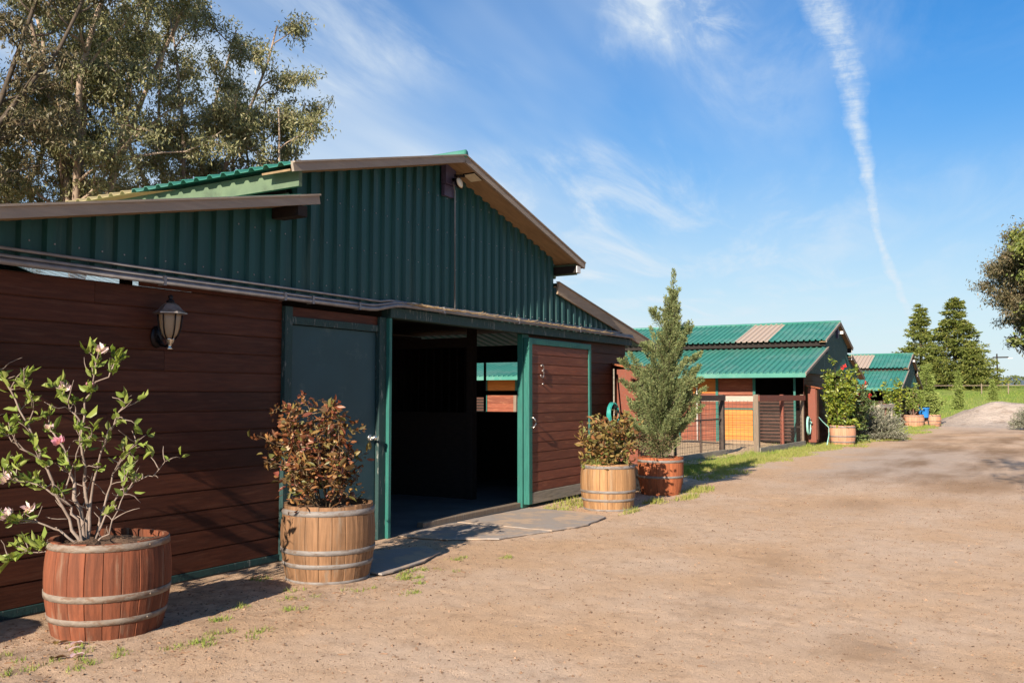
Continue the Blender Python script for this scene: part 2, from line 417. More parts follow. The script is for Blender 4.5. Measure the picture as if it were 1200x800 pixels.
def ambermat():
    m, t = new_mat('amber seeded glass')
    out = t.n('ShaderNodeOutputMaterial')
    g = t.n('ShaderNodeBsdfPrincipled', i_Base_Color=(.62, .52, .40), i_Roughness=.10)
    g.inputs['Specular IOR Level'].default_value = .8
    tr = t.n('ShaderNodeBsdfTransparent', i_Color=(.95, .80, .55))
    tl = t.n('ShaderNodeBsdfTranslucent', i_Color=(.85, .68, .46))
    tc = t.n('ShaderNodeTexCoord')
    bp = t.n('ShaderNodeBump', i_Strength=.5, i_Distance=.01, i_Height=t.noise(tc.outputs['Object'], 45, 3, .5))
    t.put(g.inputs['Normal'], bp.outputs[0])
    a = t.n('ShaderNodeMixShader', i_0=.45)
    t.t.links.new(g.outputs[0], a.inputs[1])
    t.t.links.new(tl.outputs[0], a.inputs[2])
    b = t.n('ShaderNodeMixShader', i_0=.40)
    t.t.links.new(a.outputs[0], b.inputs[1])
    t.t.links.new(tr.outputs[0], b.inputs[2])
    t.t.links.new(b.outputs[0], out.inputs[0])
    return m


M['amber'] = ambermat()


# ------------------------------------------------------------------ mesh helpers
class MB:
    def __init__(s):
        s.v, s.f = [], []

    def add(s, v, f):
        k = len(s.v)
        s.v += [tuple(p) for p in v]
        s.f += [tuple(i + k for i in q) for q in f]
        return s

    def box(s, x0, x1, y0, y1, z0, z1):
        v = [(x0, y0, z0), (x1, y0, z0), (x1, y1, z0), (x0, y1, z0), (x0, y0, z1), (x1, y0, z1), (x1, y1, z1), (x0, y1, z1)]
        return s.add(v, [(0, 3, 2, 1), (4, 5, 6, 7), (0, 1, 5, 4), (1, 2, 6, 5), (2, 3, 7, 6), (3, 0, 4, 7)])

    def bar(s, a, b, w, h, up=(0, 0, 1)):
        a, b, up = Vector(a), Vector(b), Vector(up)
        d = (b - a).normalized()
        sx = d.cross(up)
        sx = sx.normalized() if sx.length > 1e-5 else Vector((1, 0, 0))
        uz = sx.cross(d)
        v = []
        for p in (a, b):
            for i, j in ((-1, -1), (1, -1), (1, 1), (-1, 1)):
                v.append(p + sx * (i * w / 2) + uz * (j * h / 2))
        return s.add(v, [(0, 1, 2, 3), (7, 6, 5, 4), (0, 4, 5, 1), (1, 5, 6, 2), (2, 6, 7, 3), (3, 7, 4, 0)])

    def prism(s, poly, axis, a, b):
        """extrude a 2D outline along axis (0 x, 1 y, 2 z) from a to b"""
        n = len(poly)
        def P(p, t):
            q = list(p)
            q.insert(axis, t)
            return q
        v = [P(p, a) for p in poly] + [P(p, b) for p in poly]
        f = [tuple(range(n))[::-1], tuple(range(n, 2 * n))]
        f += [(i, (i + 1) % n, n + (i + 1) % n, n + i) for i in range(n)]
        return s.add(v, f)

    def tube(s, pts, rad, n=6, cap=True):
        pts = [Vector(p) for p in pts]
        if not hasattr(rad, '__len__'):
            rad = [rad] * len(pts)
        v, f = [], []
        ref = None
        for i, p in enumerate(pts):
            d = (pts[min(i + 1, len(pts) - 1)] - pts[max(i - 1, 0)])
            d = d.normalized() if d.length > 1e-7 else Vector((0, 0, 1))
            if ref is None:
                ref = Vector((0, 0, 1)) if abs(d.z) < .9 else Vector((1, 0, 0))
            a = d.cross(ref)
            if a.length < 1e-4:
                a = d.cross(Vector((0, 1, 0)))
            a.normalize()
            b = d.cross(a)
            ref = b.cross(d) if False else ref
            for k in range(n):
                t = 2 * PI * k / n
                v.append(p + (a * math.cos(t) + b * math.sin(t)) * rad[i])
        for i in range(len(pts) - 1):
            for k in range(n):
                f.append((i * n + k, i * n + (k + 1) % n, (i + 1) * n + (k + 1) % n, (i + 1) * n + k))
        if cap:
            f.append(tuple(range(n))[::-1])
            f.append(tuple(range((len(pts) - 1) * n, len(pts) * n)))
        return s.add(v, f)

    def lathe(s, prof, n=24, c=(0, 0, 0), rfun=None, cap=True, phase=0):
        v, f = [], []
        for r, z in prof:
            for k in range(n):
                t = 2 * PI * k / n + phase
                rr = r * (rfun(k, z) if rfun else 1)
                v.append((c[0] + rr * math.cos(t), c[1] + rr * math.sin(t), c[2] + z))
        for i in range(len(prof) - 1):
            for k in range(n):
                f.append((i * n + k, i * n + (k + 1) % n, (i + 1) * n + (k + 1) % n, (i + 1) * n + k))
        if cap:
            f.append(tuple(range(n))[::-1])
            f.append(tuple(range((len(prof) - 1) * n, len(prof) * n)))
        return s.add(v, f)

    def ico(s, c, r, sub=1, sq=(1, 1, 1), jit=0):
        import bmesh
        bm = bmesh.new()
        bmesh.ops.create_icosphere(bm, subdivisions=sub, radius=1)
        bm.verts.ensure_lookup_table()
        v = []
        for q in bm.verts:
            j = 1 + R.uniform(-jit, jit)
            v.append((c[0] + q.co.x * r * sq[0] * j, c[1] + q.co.y * r * sq[1] * j, c[2] + q.co.z * r * sq[2] * j))
        f = [tuple(x.index for x in q.verts) for q in bm.faces]
        bm.free()
        return s.add(v, f)

    def build(s, name, mat, parent=None, smooth=False, bevel=0):
        me = bpy.data.meshes.new(name)
        me.from_pydata([tuple(p) for p in s.v], [], s.f)
        return link(name, me, mat, parent, smooth, bevel)


def link(name, me, mat, parent=None, smooth=False, bevel=0):
    mat = M[mat] if isinstance(mat, str) else mat
    if mat:
        me.materials.append(mat)
    if smooth:
        me.polygons.foreach_set('use_smooth', [True] * len(me.polygons))
    me.update()
    o = bpy.data.objects.new(name, me)
    COL.objects.link(o)
    if parent:
        o.parent = parent
    if bevel:
        b = o.modifiers.new('bevel', 'BEVEL')
        b.width = bevel
        b.segments = 2
        b.limit_method = 'ANGLE'
    return o


def thing(name, label, cat, loc=(0, 0, 0), rz=0, group=None):
    o = bpy.data.objects.new(name, None)
    o.empty_display_size = .2
    COL.objects.link(o)
    o.location = loc
    o.rotation_euler = (0, 0, rz)
    return tag(o, label, cat, group)


def tag(o, label, cat, group=None):
    o['label'] = label
    o['category'] = cat
    if group:
        o['group'] = group
    return o


def kind(o, k):
    o['kind'] = k
    return o


def copy_tree(o, parent=None):
    c = o.copy()
    COL.objects.link(c)
    if parent:
        c.parent = parent
    for ch in list(o.children):
        copy_tree(ch, c)
    return c


# ------------------------------------------------------------------ numpy leaves
def unit(a):
    return a / np.maximum(np.linalg.norm(a, axis=1, keepdims=True), 1e-9)


def leafmesh(name, mat, parent, base, axis, length, width, shape='hex', roll=None, fold=.0, rng=NP):
    """one small face (or two halves with a fold) per leaf; base N,3; axis N,3 unit"""
    n = len(base)
    if n == 0:
        return None
    base = np.asarray(base, float)
    axis = unit(np.asarray(axis, float))
    length = np.broadcast_to(np.asarray(length, float), (n,))[:, None]
    width = np.broadcast_to(np.asarray(width, float), (n,))[:, None]
    rnd = rng.normal(size=(n, 3)) if roll is None else roll
    side = unit(np.cross(axis, rnd))
    nor = np.cross(side, axis)
    if shape == 'tri':
        V = np.stack([base - side * width / 2, base + side * width / 2, base + axis * length], 1)
        k, faces = 3, np.array([[0, 1, 2]])
    elif shape == 'quad':
        V = np.stack([base, base + axis * length * .45 + side * width / 2, base + axis * length, base + axis * length * .45 - side * width / 2], 1)
        k, faces = 4, np.array([[0, 1, 2, 3]])
    else:
        up = nor * width * fold
        mid = base + axis * length * .5
        V = np.stack([base,
                      base + axis * length * .28 + side * width * .46 + up,
                      base + axis * length * .66 + side * width * .40 + up,
                      base + axis * length - nor * length * (.14 * rng.uniform(.2, 1.8, (n, 1)) if np.any(fold) else 0),
                      base + axis * length * .66 - side * width * .40 + up,
                      base + axis * length * .28 - side * width * .46 + up], 1)
        k, faces = 6, np.array([[0, 1, 2, 3], [0, 3, 4, 5]])
    V = V.reshape(-1, 3)
    nf, fs = faces.shape
    idx = (np.arange(n)[:, None, None] * k + faces[None]).reshape(-1)
    me = bpy.data.meshes.new(name)
    me.vertices.add(len(V))
    me.vertices.foreach_set('co', V.astype(np.float32).ravel())
    me.loops.add(len(idx))
    me.loops.foreach_set('vertex_index', idx.astype(np.int32))
    me.polygons.add(n * nf)
    me.polygons.foreach_set('loop_start', (np.arange(n * nf) * fs).astype(np.int32))
    me.polygons.foreach_set('loop_total', np.full(n * nf, fs, np.int32))
    me.update(calc_edges=True)
    return link(name, me, mat, parent)


def rdir(n, rng=NP):
    return unit(rng.normal(size=(n, 3)))


def path(p0, d0, L, n, wob, rng, bend=(0, 0, 0)):
    """a wandering polyline"""
    p, d = Vector(p0), Vector(d0).normalized()
    out = [p.copy()]
    for _ in range(n):
        d = (d + Vector((rng.gauss(0, wob), rng.gauss(0, wob), rng.gauss(0, wob))) + Vector(bend)).normalized()
        p = p + d * (L / n)
        out.append(p.copy())
    return out


# ------------------------------------------------------------------ ground
def vnoise(x, y, seed):
    """smooth value noise on numpy arrays"""
    xi, yi = np.floor(x).astype(int), np.floor(y).astype(int)
    fx, fy = x - xi, y - yi
    fx, fy = fx * fx * (3 - 2 * fx), fy * fy * (3 - 2 * fy)
    def h(a, b):
        v = np.sin(a * 127.1 + b * 311.7 + seed * 74.7) * 43758.5453
        return v - np.floor(v)
    a, b, c, d = h(xi, yi), h(xi + 1, yi), h(xi, yi + 1), h(xi + 1, yi + 1)
    return (a * (1 - fx) + b * fx) * (1 - fy) + (c * (1 - fx) + d * fx) * fy


def sstep(v, a, b):
    t = np.clip((v - a) / (b - a), 0, 1)
    return t * t * (3 - 2 * t)


def hfield(x, y):
    return sstep(x, 56, 100) * 2.35 + sstep(x, 100, 400) * 1.0


def gridmesh(xs, ys, zf):
    X, Y = np.meshgrid(xs, ys, indexing='ij')
    Z = zf(X, Y)
    nx, ny = len(xs), len(ys)
    V = np.stack([X, Y, Z], -1).reshape(-1, 3)
    i = np.arange(nx * ny).reshape(nx, ny)
    Q = np.stack([i[:-1, :-1], i[1:, :-1], i[1:, 1:], i[:-1, 1:]], -1).reshape(-1, 4)
    me = bpy.data.meshes.new('grid')
    me.from_pydata(V.tolist(), [], Q.tolist())
    return me


def lane_z(x, y):
    z = (vnoise(x * .8, y * .8, 1) - .5) * .012 + (vnoise(x * 7.3, y * 6.7, 2) - .5) * .004 + (vnoise(x * 13.7 + y * 3, y * 14.3 - x * 2, 3) - .5) * .007 + (vnoise(x * 21 - y * 6, y * 20 + x * 5, 5) - .5) * .007
    # hoof prints: soft round dents
    d = vnoise(x * 6.1 + 3, y * 6.1 + 9, 4)
    z = z - sstep(d, .84, .98) * .011
    flat = sstep(y, 5.3, 5.9)
    z = z * (1 - .7 * flat)
    e = np.minimum(np.minimum(sstep(x, -5, -4.2), 1 - sstep(x, 31, 32)), np.minimum(sstep(y, -5, -4.5), 1 - sstep(y, 6.0, 6.04)))
    return z * e - .02 * (1 - e)


me = gridmesh(np.concatenate([np.arange(-5, 14, .045), np.arange(14, 32.01, .09)]), np.arange(-5, 6.05, .05), lane_z)
lane = kind(link('dirt_lane', me, 'dirt', smooth=True), 'structure')


def outer(xs, ys):
    me = gridmesh(np.array(xs, float), np.array(ys, float), lambda x, y: hfield(x, y) - .03)
    return me


xs = list(range(-200, -20, 30)) + list(range(-20, 56, 4)) + list(range(56, 104, 3)) + [120, 160, 220, 400, 800, 1600, 3000]
ys = [-2500, -800, -300, -120, -60] + list(range(-40, 60, 5)) + [60, 100, 200, 500, 1500, 2500]
kind(link('ground', outer(xs, ys), 'dirt', smooth=True), 'structure')


def edge_x(y):
    return 55.5 + 1.6 * math.sin(y * .5) + .8 * math.sin(y * 1.7 + 1) + (0 if y > -2 else (-2 - y) * -.3) + 3.0 * math.exp(-((y - 1.6) / 2.6) ** 2)


# grass field with its own ragged lower edge
v, f = [], []
yy = [-400, -150, -60, -30] + [i * .6 for i in range(-30, 60)] + [40, 60, 120, 400]
steps = [0, .6, 1.5, 3, 5, 8, 12, 17, 23, 30, 38, 46, 60, 90, 150, 340]
for y in yy:
    e = edge_x(y)
    for s_ in steps:
        x = e + s_
        v.append((x, y, float(hfield(np.array(x), np.array(y))) + .02 + .10 * min(1, s_ / 1.5) + R.uniform(-.03, .03) * (1 if 0 < s_ < 40 else 0)))
ns = len(steps)
for i in range(len(yy) - 1):
    for j in range(ns - 1):
        f.append((i * ns + j, i * ns + j + 1, (i + 1) * ns + j + 1, (i + 1) * ns + j))
b = MB()
b.add(v, f)
kind(b.build('grass_field', 'field', smooth=True), 'structure')

# dirt mound at the end of the lane
def mound_z(x, y):
    dx, dy = (x - 53.0) / 3.0, (y - 2.0) / 2.9
    z = 1.18 * np.exp(-(dx * dx + dy * dy) * 1.5) + .42 * np.exp(-(((x - 53.5) / 3) ** 2 + ((y + 1.6) / 2.6) ** 2))
    z = z + ((vnoise(x * 1.3, y * 1.3, 8) - .5) * .16 + (vnoise(x * 3.7, y * 3.7, 9) - .5) * .07) * np.minimum(1, z * 3)
    return z - .06
kind(link('dirt_mound', gridmesh(np.arange(47, 62, .3), np.arange(-6.5, 8.5, .3), mound_z), 'mound', smooth=True), 'structure')

# far ridge
b = MB()
v, f = [], []
N = 90
for i in range(N + 1):
    az = math.radians(-25 + 60 * i / N)
    h = 15 + 9 * math.sin(i * .21) + 4 * math.sin(i * .63 + 1) + R.uniform(-1, 1)
    for rr, hh in ((1150, -3), (1250, h * .8), (1350, h), (1900, h * .7)):
        v.append((rr * math.cos(az), rr * math.sin(az), hh))
for i in range(N):
    for j in range(3):
        f.append((i * 4 + j, i * 4 + j + 1, (i + 1) * 4 + j + 1, (i + 1) * 4 + j))
b.add(v, f)
kind(b.build('hills', 'hill', smooth=True), 'structure')


# ------------------------------------------------------------------ barns
def ribbed(mb, a, b_, v0, v1, pitch, depth, kindp='roof', gap=None):
    """ribbed sheet: runs from a to b_ (points in the u,z plane), ribs stepped along v"""
    (ua, za), (ub, zb) = a, b_
    d = Vector((ub - ua, zb - za)).normalized()
    n = Vector((-d.y, d.x))
    if n.y < 0:
        n = -n
    prof = []
    k = int(round((v1 - v0) / pitch))
    for i in range(k):
        t = v0 + i * pitch
        if kindp == 'roof':
            prof += [(t, 0), (t + pitch * .56, 0), (t + pitch * .68, depth), (t + pitch * .88, depth)]
        else:
            prof += [(t, 0), (t + pitch * .38, 0), (t + pitch * .52, depth), (t + pitch * .86, depth)]
    prof.append((v0 + k * pitch, 0))
    th = .006
    V, Fc = [], []
    for (t, h) in prof:
        for (u, z) in ((ua, za), (ub, zb)):
            V.append((u + n.x * h, t, z + n.y * h))
            V.append((u + n.x * (h - th), t, z + n.y * (h - th)))
    m = len(prof)
    for i in range(m - 1):
        o, q = i * 4, (i + 1) * 4
        Fc += [(o, o + 2, q + 2, q), (o + 1, q + 1, q + 3, o + 3), (o, q, q + 1, o + 1), (o + 2, o + 3, q + 3, q + 2)]
    Fc += [(0, 1, 3, 2), ((m - 1) * 4, (m - 1) * 4 + 2, (m - 1) * 4 + 3, (m - 1) * 4 + 1)]
    mb.add(V, Fc)


def gable_sheet(mb, u0, u1, vface, zbot, ztop, pitch, depth):
    """vertical ribbed cladding facing -v; ztop(u) gives the roof line"""
    us, k = [], int((u1 - u0) / pitch) + 1
    for i in range(k):
        t = u0 + i * pitch
        us += [(t, 0), (t + pitch * .10, depth), (t + pitch * .46, depth), (t + pitch * .56, 0)]
    us = [p for p in us if p[0] < u1] + [(u1, 0)]
    V, Fc = [], []
    for (u, d) in us:
        zt = ztop(u)
        V += [(u, vface - d, zbot), (u, vface - d, zt), (u, vface + .02, zbot), (u, vface + .02, zt)]
    for i in range(len(us) - 1):
        o, q = i * 4, (i + 1) * 4
        Fc += [(o, q, q + 1, o + 1), (o + 2, o + 3, q + 3, q + 2), (o + 1, q + 1, q + 3, o + 3), (o, o + 2, q + 2, q)]
    Fc += [(0, 1, 3, 2), ((len(us) - 1) * 4, (len(us) - 1) * 4 + 2, (len(us) - 1) * 4 + 3, (len(us) - 1) * 4 + 1)]
    mb.add(V, Fc)


def boards(mb, u0, u1, vf, z0, z1, pitch, axis='u', th=.022, gap=.010, seams=None):
    """horizontal shiplap boards, each a bevelled plank; axis 'u': wall faces -v; axis 'v': wall faces -u (u0,u1 are then v0,v1 and vf the u of the face)"""
    k = max(1, int(round((z1 - z0) / pitch)))
    p = (z1 - z0) / k
    for i in range(k):
        za, zb = z0 + i * p, z0 + (i + 1) * p - gap
        prof = [(vf, za + .004), (vf + .004, za), (vf + th, za), (vf + th, zb + gap), (vf + .012, zb + gap), (vf + .012, zb + .003), (vf + .003, zb)]
        cuts = [u0] + sorted(c for c in (seams(i) if seams else []) if u0 < c < u1) + [u1]
        for a, b_ in zip(cuts, cuts[1:]):
            if axis == 'u':
                mb.prism(prof, 0, a, b_ - (.003 if b_ != u1 else 0))
            else:
                V = [(q[0], a, q[1]) for q in prof] + [(q[0], b_, q[1]) for q in prof]
                n = len(prof)
                mb.add(V, [tuple(range(n)), tuple(range(n, 2 * n))[::-1]] + [(j, n + j, n + (j + 1) % n, (j + 1) % n) for j in range(n)])


def roofline(P, u):
    """underside height of the roof over gable position u"""
    if abs(u - P['pk']) <= 0 or (P['ml'] <= u <= P['mr']):
        s_ = P['sl'] if u < P['pk'] else P['sr']
        return P['zr'] - abs(u - P['pk']) * s_ - .05
    if u < P['ml']:
        t = (P['ml'] - u) / (P['ml'] - P['el'])
        return P['zll'] + (P['zel'] - P['zll']) * t - .04
    t = (u - P['mr']) / (P['er'] - P['mr'])
    return P['zlr'] + (P['zer'] - P['zlr']) * t - .04


def barn_shell(P, root):
    """roofs, gable cladding, rakes and hidden walls common to all the barns (local: u along the front, v into the barn)"""
    L, oh = P['L'], P['oh']
    v0, v1 = -oh, L
    ohr = P.get('ohr', oh)
    pk, zr = P['pk'], P['zr']
    mo = P['mo']
    zml = zr - (pk - (P['ml'] - mo)) * P['sl']
    zmr = zr - ((P['mr'] + mo) - pk) * P['sr']
    def sheet(a, b_, holes, nm='roof_panel', vs=None):
        vs = v0 if vs is None else vs
        mb = MB()
        segs, cur = [], vs
        for (h0, h1, mt) in holes:
            segs.append((cur, h0, None))
            segs.append((h0, h1, mt))
            cur = h1
        segs.append((cur, v1, None))
        rd = P.get('rib', .030)
        for (s0, s1, mt) in segs:
            if mt is None:
                ribbed(mb, a, b_, s0, s1, .185, rd)
            else:
                sm = MB()
                ribbed(sm, a, b_, s0, s1, .185, rd)
                sm.build('skylight_panel', mt, root)
        return mb.build(nm, 'roof', root)
    sheet((P['ml'] - mo, zml), (pk, zr), P.get('sky_ml', []))
    sheet((P['mr'] + mo, zmr), (pk, zr), P.get('sky_mr', []))
    sheet((P['el'], P['zel']), (P['ml'] - .03, P['zll']), P.get('sky_ll', []))
    sheet((P['er'], P['zer']), (P['mr'] + .03, P['zlr']), [], vs=-ohr)
    b = MB()
    b.tube([(pk, v0 - .02, zr + .025), (pk, v1 + .02, zr + .025)], .05, 8)
    b.build('ridge_cap', 'roof', root, True)
    # rake boards with soffits
    def rake(a, b_, nm='rake_board', oh=oh, hh=.075, mt='rake'):
        v0 = -oh
        r = MB()
        A, B = Vector((a[0], v0 + .0, a[1] - .035)), Vector((b_[0], v0 + .0, b_[1] - .035))
        dn = Vector((0, 0, (.075 - hh) / 2))
        r.bar(A + dn, B + dn, .028, hh)
        r.build(nm, mt, root)
        r = MB()
        r.bar(A + Vector((0, -.004, .047)), B + Vector((0, -.004, .047)), .05, .016)
        r.build('rake_flashing', 'rake', root)
        r = MB()
        r.bar(A + Vector((0, oh / 2 + .012, -.02)), B + Vector((0, oh / 2 + .012, -.02)), oh - .03, .018)
        r.build('soffit', 'soffit', root)
    rake((P['ml'] - mo, zml), (pk, zr))
    rake((pk, zr), (P['mr'] + mo, zmr))
    rake((P['el'], P['zel']), (P['ml'] - .0, P['zll']))
    rake((P['mr'] + .0, P['zlr']), (P['er'], P['zer']), oh=ohr, hh=P.get('fas', .075), mt='fascia' if 'fas' in P else 'rake')
    # purlin ends poking out under the rakes
    for (u, z, w_) in ((P['mr'] + mo * .50, zmr - .10, 'white'), (P['mr'] + .14, P['zlr'] - .125, 'white'), (P['ml'] - .20, P['zll'] - .17, 'darkwood')):
        q = MB()
        vp = -ohr if u > P['mr'] + .1 and z < P['zlr'] else v0
        q.box(u - .06, u + .06, vp + .02, .5, z - .05, z + .05)
        q.build('purlin', 'darkwood', root)
        q = MB()
        q.box(u - .058, u + .058, vp + .005, vp + .017, z - .048, z + .048)
        q.build('purlin_end', w_, root)
    # clerestory beams under the monitor eaves, and lintels above the lower roofs
    for sgn, u, zt, zb, nm in ((-1, P['ml'], zml, P['zll'], 'eave_beam'), (1, P['mr'], zmr, P['zlr'], 'eave_beam')):
        q = MB()
        ub = u + sgn * P['mo'] * .55
        q.box(ub - .02, ub + .02, -oh + .05, L, zt - .17, zt - .01)
        q.build(nm, P.get('beam', 'roof_under'), root)
        q = MB()
        q.tube([(u + sgn * .06, -.05, zt - .20), (u + sgn * .06, L, zt - .20)], .028, 8)
        q.build('eave_pipe', P.get('beam', 'roof_under'), root)
        if P.get('clere', True):
            q = MB()
            q.box(min(u, u - sgn * .03), max(u, u - sgn * .03), .03, L, zb + .02, zt - .10)
            q.build('clerestory_board', 'darkwood', root)
    # gable cladding in three fields
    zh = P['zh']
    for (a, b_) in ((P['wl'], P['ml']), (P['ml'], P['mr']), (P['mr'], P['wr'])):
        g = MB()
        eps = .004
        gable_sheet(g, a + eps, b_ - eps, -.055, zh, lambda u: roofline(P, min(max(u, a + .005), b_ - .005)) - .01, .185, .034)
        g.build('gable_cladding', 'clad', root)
    # back gable, far wall and side walls
    q = MB()
    q.prism([(P['wl'], 0), (P['wr'], 0), (P['wr'], roofline(P, P['wr'])), (P['mr'], roofline(P, P['mr'] + .01)), (P['mr'], roofline(P, P['mr'] - .01)), (pk, zr - .05),
             (P['ml'], roofline(P, P['ml'] + .01)), (P['ml'], roofline(P, P['ml'] - .01)), (P['wl'], roofline(P, P['wl']))], 1, L - .08, L - .03)
    q.build('back_wall', 'siding_red', root)


T1 = dict(fas=.165, L=24.0, oh=.38, ohr=.12, pk=-.22, zr=4.25, sl=.255, sr=.275, ml=-2.62, mr=2.56, mo=.34, zll=3.32, zel=2.40, el=-6.85, zlr=3.10, zer=2.38, er=6.35,
          wl=-5.6, wr=5.22, zh=2.44, sky_ml=[(1.84, 3.32, 'skylight_yellow')], sky_mr=[(7.76, 10.535, 'clear')])  # clear sheet in sky_mr is added so sky shows through the siding gap
B1X, B1Y = 8.70, 6.05
barn1 = thing('barn', 'large dark red barn with green ribbed gable and an open doorway', 'barn', (B1X, B1Y, 0))
barn_shell(T1, barn1)


q = MB()
for z in (2.56, 2.98, 3.40, 3.80):
    u = T1['wl'] + .004
    while u < T1['wr'] - .1:
        if roofline(T1, u) - .12 > z:
            q.box(u + .074 - .005, u + .074 + .005, -.055 - .034 - .006, -.055 - .034, z - .005, z + .005)
        u += .185
kind(q.build('cladding_screws', 'steel', barn1), 'stuff')


def lx(x):
    return x - B1X


def sm(i):
    r = random.Random(i * 13 + 5)
    return [-5.0 + r.uniform(0, 1.5), -3.3 + r.uniform(-.4, .4)]


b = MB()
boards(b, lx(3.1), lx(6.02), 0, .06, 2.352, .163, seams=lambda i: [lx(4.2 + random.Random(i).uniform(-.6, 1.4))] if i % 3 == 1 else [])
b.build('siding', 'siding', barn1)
b = MB()
b.box(lx(4.50), lx(6.02), .002, .02, 2.354, 2.43)
b.build('siding_filler', 'siding', barn1)
b = MB()
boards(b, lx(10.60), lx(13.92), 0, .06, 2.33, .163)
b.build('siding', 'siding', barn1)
# sill strips
b = MB()
b.box(lx(3.1), lx(6.02), -.012, .02, .0, .058)
b.build('sill_board', 'trim_worn', barn1, bevel=.004)
b = MB()
b.box(lx(10.6), lx(13.92), -.012, .02, .0, .058)
b.build('sill_board', 'trim_worn', barn1, bevel=.004)
# header beam
b = MB()
b.box(lx(7.50), lx(13.98), -.10, .03, 2.325, 2.435)
b.build('header_beam', 'trim_worn', barn1, bevel=.006)
b = MB()
b.box(lx(3.1), lx(7.50), -.015, .03, 2.43, 2.462)
b.build('header_beam', 'darkwood', barn1)
b = MB()
b.box(lx(3.1), lx(13.98), -.054, .02, 2.462, 2.474)
b.build('cladding_flashing', 'trim_worn', barn1)
# conduits along the header
def run(z, zb, r, y, x0=2.9):
    q = MB()
    q.tube([(lx(x0), y, z), (lx(7.12), y, z - .004), (lx(7.24), y, z + .004), (lx(7.52), y - .02, zb - .01), (lx(7.66), y - .025, zb), (lx(13.9), y - .025, zb)], r, 8)
    return q
run(2.390, 2.462, .023, -.120).build('conduit_pipe', 'steel', barn1, True)
run(2.428, 2.492, .014, -.115).build('conduit_pipe', 'steel', barn1, True)
b = MB()
b.tube([(lx(2.9), -.112, 2.480), (lx(7.3), -.112, 2.478), (lx(7.45), -.125, 2.50), (lx(13.4), -.13, 2.520)], .012, 8)
b.build('conduit_pipe', 'steel', barn1, True)
for x in (4.62, 5.92, 6.28, 6.95, 8.4, 10.1, 11.9):
    q = MB()
    zc = 2.390 if x < 7.4 else 2.462
    yc = -.120 if x < 7.4 else -.145
    q.box(lx(x) - .012, lx(x) + .012, yc - .028, yc + .05, zc - .030, zc + .045)
    q.build('conduit_clip', 'steel', barn1)
# straw and nest litter on the header ledge
b = MB()
for i in range(900):
    x = R.choice([R.uniform(7.6, 13.6), R.gauss(7.95, .16), R.gauss(8.45, .3), R.gauss(11.3, .35), R.gauss(9.6, .5), R.gauss(12.2, .4)])
    if not 7.55 < x < 13.7:
        continue
    a = R.uniform(-.5, .5)
    l = R.uniform(.03, .12)
    up = R.uniform(-.10, .5) if R.random() < .06 else R.uniform(-.1, .12)
    p = Vector((lx(x), R.uniform(-.185, -.125), 2.472 + R.uniform(0, .02)))
    b.tube([p, p + Vector((math.cos(a) * l, math.sin(a) * l * .4 - .01, l * up))], R.uniform(.0012, .003), 4)
kind(b.build('straw_litter', 'straw', barn1), 'stuff')

# walk-through door and its frame
b = MB()
b.box(lx(6.02), lx(6.115), -.045, .03, 0, 2.325)
b.build('door_post', 'trim_worn', barn1, bevel=.004)
b = MB()
b.box(lx(7.385), lx(7.50), -.045, .03, 0, 2.325)
b.build('door_post', 'trim_worn', barn1, bevel=.004)
b = MB()
b.box(lx(6.115), lx(7.385), -.012, .03, 2.235, 2.325)
b.build('door_header', 'siding', barn1)
b = MB()
b.box(lx(6.115), lx(7.385), -.03, .02, 2.165, 2.235)
b.build('door_head_trim', 'trim_worn', barn1, bevel=.003)
wd = MB()
wd.box(lx(6.125), lx(7.375), .0, .04, .02, 2.16)
wd = wd.build('walk_door', 'door', barn1, bevel=.004)
q = MB()
q.tube([(lx(7.285), -.002, 1.06), (lx(7.285), -.018, 1.06)], .034, 14)
q.tube([(lx(7.285), -.018, 1.06), (lx(7.285), -.055, 1.06)], .012, 8)
q.ico((lx(7.285), -.072, 1.06), .030, 2, (1, .8, 1))
q.tube([(lx(7.285), -.075, 1.06), (lx(7.20), -.085, 1.045)], .010, 8)
q.build('door_knob', 'chrome', wd, True)
# jamb posts of the big opening
b = MB()
b.box(lx(7.50), lx(7.545), -.085, .03, 0, 2.322)
b.build('jamb_post', 'trim', barn1, bevel=.004)
b = MB()
b.box(lx(10.43), lx(10.60), -.02, .06, 0, 2.325)
b.build('jamb_post', 'trim', barn1, bevel=.004)
# sliding door, standing open over the wall right of the doorway
sd = MB()
X0, X1 = lx(10.44), lx(12.36)
boards(sd, X0 + .09, X1 - .07, -.098, .205, 2.19, .136)
sd = sd.build('sliding_door', 'siding_red', barn1)
q = MB()
q.box(X0, X0 + .09, -.118, -.03, .05, 2.275)
q.build('door_frame', 'trim', sd, bevel=.004)
q = MB()
q.box(X1 - .07, X1, -.118, -.03, .05, 2.275)
q.build('door_frame', 'trim', sd, bevel=.004)
q = MB()
q.box(X0 + .09, X1 - .07, -.116, -.03, 2.19, 2.273)
q.build('door_frame', 'trim', sd, bevel=.004)
q = MB()
q.box(X0 + .09, X1 - .07, -.114, -.03, .05, .20)
q.build('kick_board', 'greywood', sd, bevel=.004)
q = MB()
q.tube([(X0 + .055, -.12, 1.20), (X0 + .057, -.155, 1.20), (X0 + .085, -.175, 1.155), (X0 + .085, -.175, 1.115), (X0 + .057, -.155, 1.07), (X0 + .055, -.12, 1.07)], .011, 8)
q.build('pull_handle', 'chrome', sd, True)
